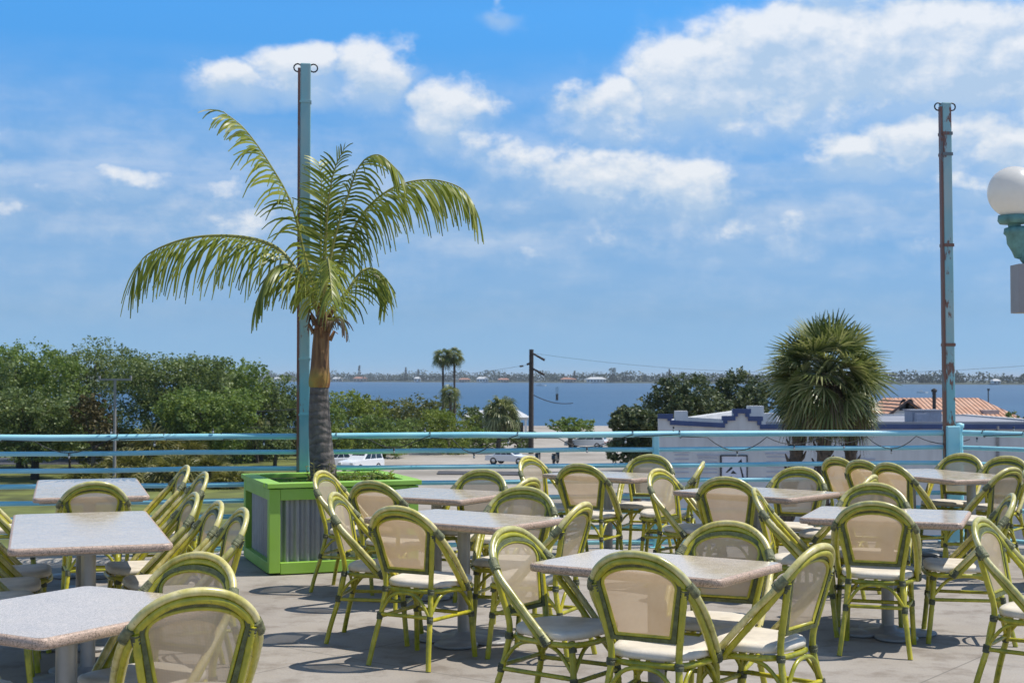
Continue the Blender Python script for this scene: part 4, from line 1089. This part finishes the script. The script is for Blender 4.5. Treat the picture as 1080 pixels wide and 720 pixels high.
# low plants in the soil
def sprigs(lab, x, y, n, h, spread, mat):
    r0 = thing('planter_plant', lab, 'plant', (x, y, .6))
    V = []; F = []; st = MB()
    for i in range(n):
        a = rnd.random() * 6.28; q = rnd.random() ** .5 * spread
        foot = Vector((q * math.cos(a), q * math.sin(a), 0)); tip = foot + Vector((rnd.uniform(-.06, .06), rnd.uniform(-.06, .06), h * rnd.uniform(.5, 1)))
        st.tube([foot, tip], [.004, .002], 4)
        for k in range(9):
            p = foot.lerp(tip, .2 + .8 * k / 8); b_ = rnd.random() * 6.28
            o = Vector((math.cos(b_), math.sin(b_), rnd.uniform(-.1, .6))).normalized(); w = o.cross(Vector((0, 0, 1))).normalized()
            L = rnd.uniform(.03, .06); c = len(V)
            V += [p, p + o * L * .5 + w * L * .3, p + o * L, p + o * L * .5 - w * L * .3]; F.append((c, c + 1, c + 2, c + 3))
    np_mesh('foliage', np.array([tuple(v) for v in V]), np.array(F), mat, r0); st.build('stem', mat, r0)
sprigs('low green ground cover filling the planter right of the palm trunk', pc[0] + .28, pc[1] + .12, 150, .17, .34, LM['bright'])
sprigs('yellow-green seedling tuft at the foot of the palm trunk', pc[0] - .01, pc[1] - .30, 22, .30, .10, PALMY)
sprigs('sparse weeds in the planter corner left of the palm trunk', pc[0] - .34, pc[1] + .05, 30, .10, .22, LM['oak2'])

FROND = leafmat('coconut_leaflet', ((.085, .12, .018), (.22, .27, .040), (.45, .45, .13)), rough=.36, trans=.45, scale=2.2, isl=.7)
RACH = simple('frond_rib', (.26, .25, .06), .45, var=.25, scale=6)
def m_trunk():
    m, t, p = newmat('ringed_palm_bark')
    c = coords(t)
    w = t.node('ShaderNodeTexWave', bands_direction='Z'); w.inputs['Scale'].default_value = 4.6; w.inputs['Distortion'].default_value = 7; w.inputs['Detail'].default_value = 4; w.inputs['Detail Scale'].default_value = 1.6; t.link(c, w.inputs['Vector'])
    n = t.noise(12, coords(t, 'Object', (1, 1, .5)), 6)
    col = t.ramp(n, [(.3, (.075, .062, .055)), (.7, (.20, .175, .155))])
    col = t.mix(.45, col, t.ramp(w.outputs['Fac'], [(.05, (.5, .47, .45)), (.3, (1, 1, 1))]), 'MULTIPLY')
    t.link(col, p.inputs['Base Color']); p.inputs['Roughness'].default_value = .9
    t.link(t.bump(t.math('ADD', n, t.math('MULTIPLY', w.outputs['Fac'], .4)), .7, .02), p.inputs['Normal'])
    return m
def m_shaft():
    m, t, p = newmat('fibrous_crownshaft')
    c = coords(t)
    n = t.noise(4, coords(t, 'Object', (7, 7, .8)), 6, .6); n2 = t.noise(5, c, 3)
    sz = t.node('ShaderNodeSeparateXYZ'); t.link(c, sz.inputs[0])
    low = t.node('ShaderNodeMapRange'); low.inputs[1].default_value = 1.68; low.inputs[2].default_value = 1.57; low.inputs[4].default_value = .8; t.link(sz.outputs[2], low.inputs[0])
    col = t.ramp(n, [(.3, (.075, .035, .018)), (.5, (.20, .10, .045)), (.7, (.33, .19, .08))])
    yel = t.ramp(n2, [(.35, (.30, .10, .035)), (.55, (.42, .28, .05)), (.7, (.30, .30, .07))])
    t.link(t.mix(low.outputs[0], col, yel), p.inputs['Base Color']); p.inputs['Roughness'].default_value = .8
    t.link(t.bump(n, .8, .03), p.inputs['Normal'])
    return m
TX, TY = -1.60, pc[1] - .02
palm = thing('coconut_palm', 'tall arching coconut palm growing in the lime green planter', 'palm tree', (TX, TY, 0))
tp = [(.0, 0, .58), (-.01, 0, .75), (-.03, 0, .95), (-.045, 0, 1.2), (-.05, 0, 1.42), (-.05, 0, 1.52)]
b = MB(); b.tube(cr(tp, 5), [.132 if i < 1 else max(.124 - .0020 * i, .082) for i in range(26)], 20); b.build('trunk', m_trunk(), palm)
b = MB(); b.tube(cr([(-.05, 0, 1.50), (-.045, 0, 1.62), (-.04, 0, 1.8), (-.03, 0, 1.98), (-.02, 0, 2.14)], 5), [.086, .091, .093, .092, .090, .086, .083, .080, .078, .076, .075, .074, .073, .071, .069, .067, .064, .06, .055, .048, .04], 16)
for k in range(16):   # torn sheath fibres
    a = k * 2.4; z = 1.9 + .015 * k; b.tube([(-.03 + .07 * math.cos(a), .07 * math.sin(a), z), (-.03 + .11 * math.cos(a), .11 * math.sin(a), z + .08), (-.03 + .14 * math.cos(a), .14 * math.sin(a), z + rnd.uniform(-.06, .12))], [.02, .014, .004], 5)
b.build('crownshaft', m_shaft(), palm)
CB = Vector((-.03, 0, 2.08))
def frond(pts, LL, lean, droop, n=64, mat=FROND, seed=0, cut=.10):
    """rib through pts (relative to palm), leaflets LL long on both sides"""
    rr = random.Random(seed)
    P = cr([CB] + [Vector(p) for p in pts], 10)
    L = [0]
    for i in range(1, len(P)): L.append(L[-1] + (P[i] - P[i - 1]).length)
    T = L[-1]
    b = MB(); b.tube(P, [.022 * (1 - .88 * l / T) + .002 for l in L], 6, flat=.7); rib = b.build('rib', RACH, palm)
    V = []; F = []
    for i in range(n):
        f = cut + (1 - cut) * (i + .5) / n; t = f * T
        j = max(k for k in range(len(L)) if L[k] <= t); j = min(j, len(P) - 2)
        q = P[j].lerp(P[j + 1], (t - L[j]) / max(L[j + 1] - L[j], 1e-6)); tan = (P[j + 1] - P[j]).normalized()
        side = tan.cross(Vector((0, 0, 1)))
        side = side.normalized() if side.length > .05 else Vector((0, 1, 0))
        nr = side.cross(tan)
        ll = LL * min(1, .35 + 2.2 * (f - cut)) * (1 - .42 * max(f - .62, 0) / .38) * rr.uniform(.8, 1.15)
        for s in (-1, 1):
            if rr.random() < .05: continue
            fw = .30 + .75 * f
            d0 = (side * s * rr.uniform(.75, 1.0) + tan * fw + nr * lean * rr.uniform(.3, 1.3)).normalized()
            g = droop * rr.uniform(.6, 1.35)
            a0 = q; v = d0; step = ll / 5; c = len(V)
            for k in range(6):
                w = tan.cross(v); w = tan - v * tan.dot(v); w = w.normalized() if w.length > 1e-3 else nr
                wd = .0098 * (1 - abs(k / 5 - .35) * 1.15) + .0012
                V += [a0 + w * wd, a0 - w * wd]
                if k: F.append((c + 2 * k - 2, c + 2 * k - 1, c + 2 * k + 1, c + 2 * k))
                v = (v + Vector((0, 0, -g * .42))).normalized(); a0 = a0 + v * step
    np_mesh('leaflets', np.array([tuple(v) for v in V]), np.array(F), mat, rib)
k_ = 12.2 / 1500
def W(pxx, pyy, y=0): return ((pxx - 540) * k_ - TX, y, EYE + (398.5 - pyy) * k_)
FR = [  # rib points (x, depth, z), leaflet length, lift, droop
 ([W(318, 296, .05), W(292, 262, .10), W(250, 248, .15), W(195, 249, .18), W(150, 266, .2), W(134, 290, .2)], .66, -.15, .9, 66),
 ([W(322, 270, -.02), W(308, 215, -.08), W(285, 172, -.15), W(262, 140, -.2), W(240, 122, -.22)], .47, -.1, .6, 56),
 ([W(334, 250, .25), W(332, 205, .42), W(330, 175, .5), W(326, 160, .55)], .26, .25, .35, 36),
 ([W(352, 262, -.08), W(368, 212, -.15), W(382, 178, -.2), W(402, 168, -.25), W(424, 186, -.25)], .42, -.1, .8, 50),
 ([W(356, 280, .05), W(380, 226, .10), W(412, 196, .15), W(450, 186, .2), W(484, 194, .22), W(500, 214, .22)], .60, -.1, .95, 66),
 ([W(348, 312, -.35), W(358, 285, -.8), W(366, 290, -1.2), W(374, 326, -1.5)], .42, -.05, 1.0, 40),
 ([W(326, 300, -.12), W(308, 282, -.2), W(290, 290, -.25), W(276, 322, -.28)], .46, -.05, 1.0, 36),
 ([W(344, 270, -.05), W(348, 215, -.12), W(356, 180, -.18), W(366, 160, -.2)], .30, .3, .35, 36),
 ([W(360, 312, .15), W(380, 282, .3), W(398, 286, .4), W(404, 312, .45)], .42, -.1, 1.0, 42),
 ([W(340, 262, .1), W(341, 222, .16), W(339, 200, .2)], .22, .4, .2, 30),
]
for i, (pts, LL, lean, dr, n) in enumerate(FR): frond(pts, LL, lean, dr, n, seed=i)
frond([W(352, 338, -.08), W(362, 336, -.12), W(368, 352, -.13)], .16, 0, .9, 14, DEADL, 50)

# ------------------------------------------------------------------ tables
def table(lab, cx, cy, ang, lx, ly, cols=((0, 0),), rot_base=.4):
    r0 = thing('dining_table', lab, 'table', (cx, cy, 0), ang, 'stone-topped terrace tables')
    def rr(ix, iy, rad, n=5):
        out = []
        for sx, sy, a0 in ((1, 1, 0), (-1, 1, 90), (-1, -1, 180), (1, -1, 270)):
            for k in range(n + 1):
                a = R(a0 + 90 * k / n); out.append((sx * (ix / 2 - rad) + rad * math.cos(a), sy * (iy / 2 - rad) + rad * math.sin(a)))
        return out
    H, T = .74, .036
    out = rr(lx - .006, ly - .006, .045)
    b = MB(); n = len(out); b.prism(rr(lx - .03, ly - .03, .035), H - .03, H); b.build('tabletop', M['stone'], r0)
    b = MB(); prof = [(.015, H - .0006), (.006, H - .002), (.001, H - .008), (0, H - .018), (.001, H - .028), (.006, H - T), (.05, H - T)]
    vs = []
    for ins, z in prof: vs += [(x, y, z) for x, y in rr(lx - 2 * ins, ly - 2 * ins, max(.048 - ins, .01))]
    b.add(vs, [(i * n + k, i * n + (k + 1) % n, (i + 1) * n + (k + 1) % n, (i + 1) * n + k) for i in range(len(prof) - 1) for k in range(n)], 0, True); b.build('table_edge', M['stone_edge'], r0)
    b = MB(); b.prism(rr(lx - .09, ly - .09, .03), H - T - .012, H - T + .006); b.build('underside', M['steel'], r0)
    for x, y in cols:
        b = MB(); b.tube([(x, y, .03), (x, y, H - T - .01)], .0385, 20); b.box((x, y, H - T - .018), (.3, .3, .012)); b.build('column', M['steel'], r0)
        b = MB()
        for k in range(4):
            a = math.pi / 2 * k + rot_base; q = (x + .17 * math.cos(a), y + .17 * math.sin(a), 0)
            b.lathe([(.128, .004), (.132, .012), (.125, .020 + .0007 * k), (.0, .026 + .0007 * k)], 20, q)
        b.lathe([(.17, .003), (.175, .012), (.15, .024), (.06, .034), (.045, .055), (.0385, .06)], 24, (x, y, 0)); b.build('base', M['plinth'], r0)
    return r0
table('long stone table nearest the railing, in the row left of the planter', -3.26, 11.0, R(107.5), 1.9, .80, ((-.48, 0), (.48, 0)))
table('long stone table in the left row whose side five leaning chairs line', -2.40, 8.03, R(108.5), 1.9, .80, ((-.48, 0), (.48, 0)))
table('stone table in the bottom left corner, nearest of all', -1.62, 5.20, R(-30.5), .80, .94)
table('stone table in front of the planter, with the pale patterned chair on its near side', -.29, 8.60, R(-36), 1.02, .72)
table('stone table in the front centre with the large tan-backed chair before it', .655, 6.50, R(-34), .97, .68)
table('stone table directly right of the planter rim', -.55, 10.40, R(-30), .92, .82)
table('stone table against the railing behind the middle, under the two plain tan-backed chairs', .84, 12.45, R(-40), .98, .68)
table('stone table in the middle distance before the shaggy palm', 1.81, 10.58, R(-42), 1.02, .74)
table('stone table on the right behind the chair with a pale patterned back', 2.32, 8.82, R(-21), .95, .86)
table('stone table at the railing corner with three chairs filed along one side', 3.75, 12.50, R(-67), 1.34, .84, ((.38, .02), (-.38, 0)))

# ------------------------------------------------------------------ bistro chair
def chair():
    r0 = thing('bistro_chair', 'x', 'chair', (0, 0, 0), 0, 'green bamboo bistro chairs')
    def sm(h, n=5):
        full = h + [(-x, y, z) for x, y, z in reversed(h[:-1])]
        return cr(full, n)
    # double hoop: arms sweep from the seat sides up over the back
    b = MB()
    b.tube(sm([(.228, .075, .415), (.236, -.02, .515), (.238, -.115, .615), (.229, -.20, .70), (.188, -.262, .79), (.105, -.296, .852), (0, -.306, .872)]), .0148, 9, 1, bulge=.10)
    b.tube(sm([(.219, .045, .402), (.2225, -.047, .503), (.2205, -.138, .602), (.2095, -.214, .692), (.168, -.264, .773), (.095, -.294, .828), (0, -.302, .844)]), .0146, 9, 0, bulge=.10)
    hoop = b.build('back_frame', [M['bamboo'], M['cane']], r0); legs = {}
    for s in (-1, 1):
        b = MB(); b.tube(cr([(s * .196, -.252, .735), (s * .170, -.218, .59), (s * .148, -.190, .45), (s * .158, -.212, .30), (s * .180, -.262, .12), (s * .195, -.29, .0)], 5), .0148, 9, bulge=.12, bl=.15); rl = b.build('leg', M['bamboo'], r0)
        b = MB(); b.tube(cr([(s * .180, .165, .425), (s * .184, .178, .26), (s * .195, .205, .0)], 5), .0152, 9, bulge=.12, bl=.15); legs[s] = (rl, b.build('leg', M['bamboo'], r0))
    # seat pad
    def outline(k=1.0, n=40):
        out = []
        for i in range(n):
            a = 2 * math.pi * i / n; c, s = math.cos(a), math.sin(a); e = 2 / 3.4
            y = math.copysign(abs(s) ** e, s) * .205 * k + .012
            w = (.205 + .032 * (y / .2)) * k
            out.append((math.copysign(abs(c) ** e, c) * w, y))
        return out
    b = MB(); prof = [(.90, .425), (.985, .428), (1.0, .440), (.995, .452), (.95, .462), (.80, .466), (.4, .464), (.02, .463)]
    vs = []; n = 40
    for k, z in prof: vs += [(x, y, z + (.004 if y > .15 else 0)) for x, y in outline(k)]
    b.add(vs, [(i * n + j, i * n + (j + 1) % n, (i + 1) * n + (j + 1) % n, (i + 1) * n + j) for i in range(len(prof) - 1) for j in range(n)], 0, True)
    b.add([(x, y, .426) for x, y in outline(.9)], [tuple(reversed(range(n)))]); b.add([(x, y, .463) for x, y in outline(.02)], [tuple(range(n))]); b.build('seat', M['cushion'], r0)
    b = MB(); o = outline(.98, 28); b.tube([(x, y, .408) for x, y in o] + [(o[0][0], o[0][1], .408)], .0135, 8, caps=False, bulge=.08)
    b.build('seat_frame', M['bamboo'], r0)
    # stretchers and arched braces
    L = {'rl': (-.163, -.225, .245), 'rr': (.163, -.225, .245), 'fl': (-.185, .180, .245), 'fr': (.185, .180, .245)}
    b = MB()
    for a, c, dz in (('rl', 'rr', .03), ('fl', 'fr', .0), ('rl', 'fl', .015), ('rr', 'fr', .015)):
        p, q = Vector(L[a]) + Vector((0, 0, dz)), Vector(L[c]) + Vector((0, 0, dz)); b.tube([p, p.lerp(q, .5), q], .0108, 7, bulge=.1)
    b.build('stretcher', M['bamboo'], r0)
    b = MB()
    for a, c in (('rl', 'rr'), ('fl', 'fr'), ('rl', 'fl'), ('rr', 'fr')):
        p, q = Vector(L[a]) + Vector((0, 0, .03)), Vector(L[c]) + Vector((0, 0, .03)); mid = p.lerp(q, .5); top = mid + Vector((0, 0, .125))
        b.tube(cr([p, p.lerp(top, .45) + Vector((0, 0, .045)), top, q.lerp(top, .45) + Vector((0, 0, .045)), q], 4), .0095, 7)
    b.build('brace', M['bamboo'], r0)
    # back: dark bound border, slim inner frame, sling panel
    def yb(z):
        zs = [.44, .59, .735, .79, .88]; ys = [-.188, -.218, -.252, -.270, -.305]
        return float(np.interp(z, zs, ys))
    def panel_outline(bw, tw, zb, zs, zt, n=14):
        pts = [(-bw, zb), (bw, zb), (tw, zs)]
        for k in range(1, n):
            a = math.pi * k / n; pts.append((tw * math.cos(a), zs + (zt - zs) * math.sin(a) ** .9))
        pts.append((-tw, zs)); return pts
    def Y3(pts, off): return [(x, yb(z) + off + .10 * x * x * 4 * .15, z) for x, z in pts]
    inn = panel_outline(.124, .168, .522, .736, .818); out = panel_outline(.142, .184, .505, .742, .834); n = len(inn)
    b = MB()
    for off in (-.011, .011):
        vs = Y3(out, off) + Y3(inn, off); b.add(vs, [(i, (i + 1) % n, n + (i + 1) % n, n + i) for i in range(n)])
    for ring in (out, inn):
        vs = Y3(ring, -.011) + Y3(ring, .011); b.add(vs, [(i, (i + 1) % n, n + (i + 1) % n, n + i) for i in range(n)])
    b.build('back_border', M['border'], r0)
    b = MB(); o = Y3(panel_outline(.118, .162, .528, .735, .812), 0); b.tube(o + [o[0]], .0085, 7, caps=False); b.build('panel_frame', M['bamboo'], r0)
    b = MB(); rows = 14; vs = []; 
    m = 12
    for i in range(rows + 1):
        z = .530 + (.809 - .530) * i / rows
        w = .116 + (.160 - .116) * min((z - .530) / (.735 - .530), 1) if z <= .735 else .160 * math.sqrt(max(1 - ((z - .735) / .0745) ** 2, .0))
        for j in range(m + 1):
            x = -w + 2 * w * j / m; vs.append((x, yb(z) + .002, z))
    b.add(vs, [(i * (m + 1) + j, i * (m + 1) + j + 1, (i + 1) * (m + 1) + j + 1, (i + 1) * (m + 1) + j) for i in range(rows) for j in range(m)], 0, True)
    b.build('backrest', M['sling'], r0, recalc=True)
    # wound bindings at the joints, each under the part it wraps
    def wrap(pts, r, par, m='binding'): q = MB(); q.tube(pts, r, 9, bulge=.06, bl=.012); q.build('binding', M[m], par)
    for s in (-1, 1):
        wrap([(s * .228, -.206, .710), (s * .216, -.232, .738), (s * .207, -.245, .753)], .0215, hoop, 'wrap')
        wrap([(s * .226, .070, .402), (s * .2285, .042, .442)], .0205, hoop)
        rl, fl = legs[s]
        wrap([(s * .197, -.250, .735), (s * .188, -.239, .695)], .0165, rl)
        wrap([(s * .149, -.192, .425), (s * .151, -.194, .395)], .0185, rl)
        wrap([(s * .163, -.222, .282), (s * .165, -.228, .245)], .0175, rl)
        wrap([(s * .1805, .167, .415), (s * .183, .175, .375)], .0185, fl)
        wrap([(s * .184, .178, .262), (s * .186, .182, .230)], .018, fl)
    return r0
proto = chair(); note_kids(proto)
CHAIRS = [
 (-.48, 8.04, -29, 'chair with pale patterned back on the near side of the table before the planter'),
 (-.79, 8.66, -99, 'chair with white back seen edge-on, left of the chair with the pale patterned back'),
 (-1.15, 10.64, -108, 'narrow-backed chair standing right against the planter front'),
 (-.81, 9.96, -30, 'tan-backed chair between the planter front and the table beside it'),
 (-.34, 10.62, 156, 'grey-backed chair on the railing side of the table right of the planter'),
 (0.0, 8.86, 166, 'grey-backed chair facing us behind the table before the planter'),
 (.13, 8.14, 65, 'brown-backed chair turned sideways at the right end of the table before the planter'),
 (.63, 6.02, -27, 'large tan-backed chair with its back to us at the front centre table'),
 (1.06, 6.19, 52, 'white-backed chair turned sideways at the right end of the front centre table'),
 (.94, 6.68, 157, 'grey-backed chair facing us across the front centre table'),
 (.23, 6.52, -125, 'pink-backed leaning chair at the left end of the front centre table'),
 (-.13, 10.13, 60, 'chair mostly hidden at the right end of the table beside the planter'),
 (.39, 12.57, -125, 'pale narrow chair at the left end of the middle table by the railing'),
 (.67, 11.90, -24, 'plain tan-backed chair, back to us, at the middle table by the railing'),
 (1.17, 12.72, 162, 'chair facing us with its back against the middle of the railing'),
 (1.30, 11.98, 78, 'thin edge-on chair at the right end of the middle table by the railing'),
 (1.36, 10.78, -127, 'pale chair leaning at the left end of the table before the shaggy palm'),
 (1.63, 10.35, -24, 'grey-backed chair, back to us, at the table before the shaggy palm'),
 (2.12, 10.92, 153, 'chair facing us behind the table before the shaggy palm'),
 (1.83, 8.96, -104, 'edge-on chair at the left end of the table behind the pale patterned right chair'),
 (2.34, 10.42, 60, 'chair barely showing behind the grey back at the right-hand table'),
 (3.11, 12.75, -56, 'first of three filed tan-backed chairs, the one closest to the railing'),
 (3.22, 12.32, -56, 'middle of the three filed tan-backed chairs at the corner table'),
 (3.35, 11.92, -56, 'third filed tan-backed chair, farthest from the railing at the corner table'),
 (3.98, 12.97, 140, 'grey-backed chair facing us beside the foot of the rusty right pole'),
 (4.24, 12.52, 140, 'grey-backed chair facing us, one place away from the rusty right pole'),
 (3.72, 11.37, 37, 'big grey-backed chair at the near end of the corner table'),
 (4.16, 10.66, -116, 'pink-backed chair cut by the photo edge beside the corner table'),
 (2.14, 8.36, -18, 'chair with pale patterned back, back to us, at the right-hand table'),
 (2.32, 9.22, 162, 'grey-backed chair facing us behind the right-hand table'),
 (2.72, 8.66, 78, 'chair with dark blue-grey seat turned sideways at the right end of the right-hand table'),
 (2.59, 6.97, -125, 'leaning chair at the bottom right corner, back towards the centre'),
 (-2.88, 11.28, 113, 'slanted chair nearest the railing beside the table in the left row'),
 (-2.56, 10.47, 113, 'second slanted chair from the railing in the left row'),
 (-2.21, 8.57, 113, 'third slanted chair from the railing, at the far end of the long left table side'),
 (-1.94, 7.97, 113, 'fourth slanted chair from the railing, middle of the long left table side'),
 (-1.72, 7.54, 113, 'fifth slanted chair from the railing, close to the planter left side in view'),
 (-2.91, 9.90, 18, 'tan-backed chair between the two long tables of the left row'),
 (-1.38, 5.44, 153, 'grey-backed chair facing us over the bottom left table'),
 (-1.16, 5.02, 23, 'largest and nearest chair, tan back to us, at the bottom left table'),
 (-2.92, 8.35, -72, 'chair at the photo edge on the far end of the long left table, facing right'),
 (-2.80, 7.80, -72, 'chair at the photo edge on the middle of the long left table, facing right'),
 (-2.66, 7.28, -72, 'chair at the photo edge on the near end of the long left table, facing right'),
 (-3.80, 10.75, -72, 'chair at the photo edge on the outer side of the table nearest the railing'),
 (-2.08, 5.18, -120, 'chair whose seat alone shows under the bottom left table'),
]
for i, (x, y, rz, lab) in enumerate(CHAIRS):
    o = proto if i == 0 else copy_tree(proto)
    o.location = (x, y, .001); o.rotation_euler = (0, 0, R(rz)); o['label'] = lab
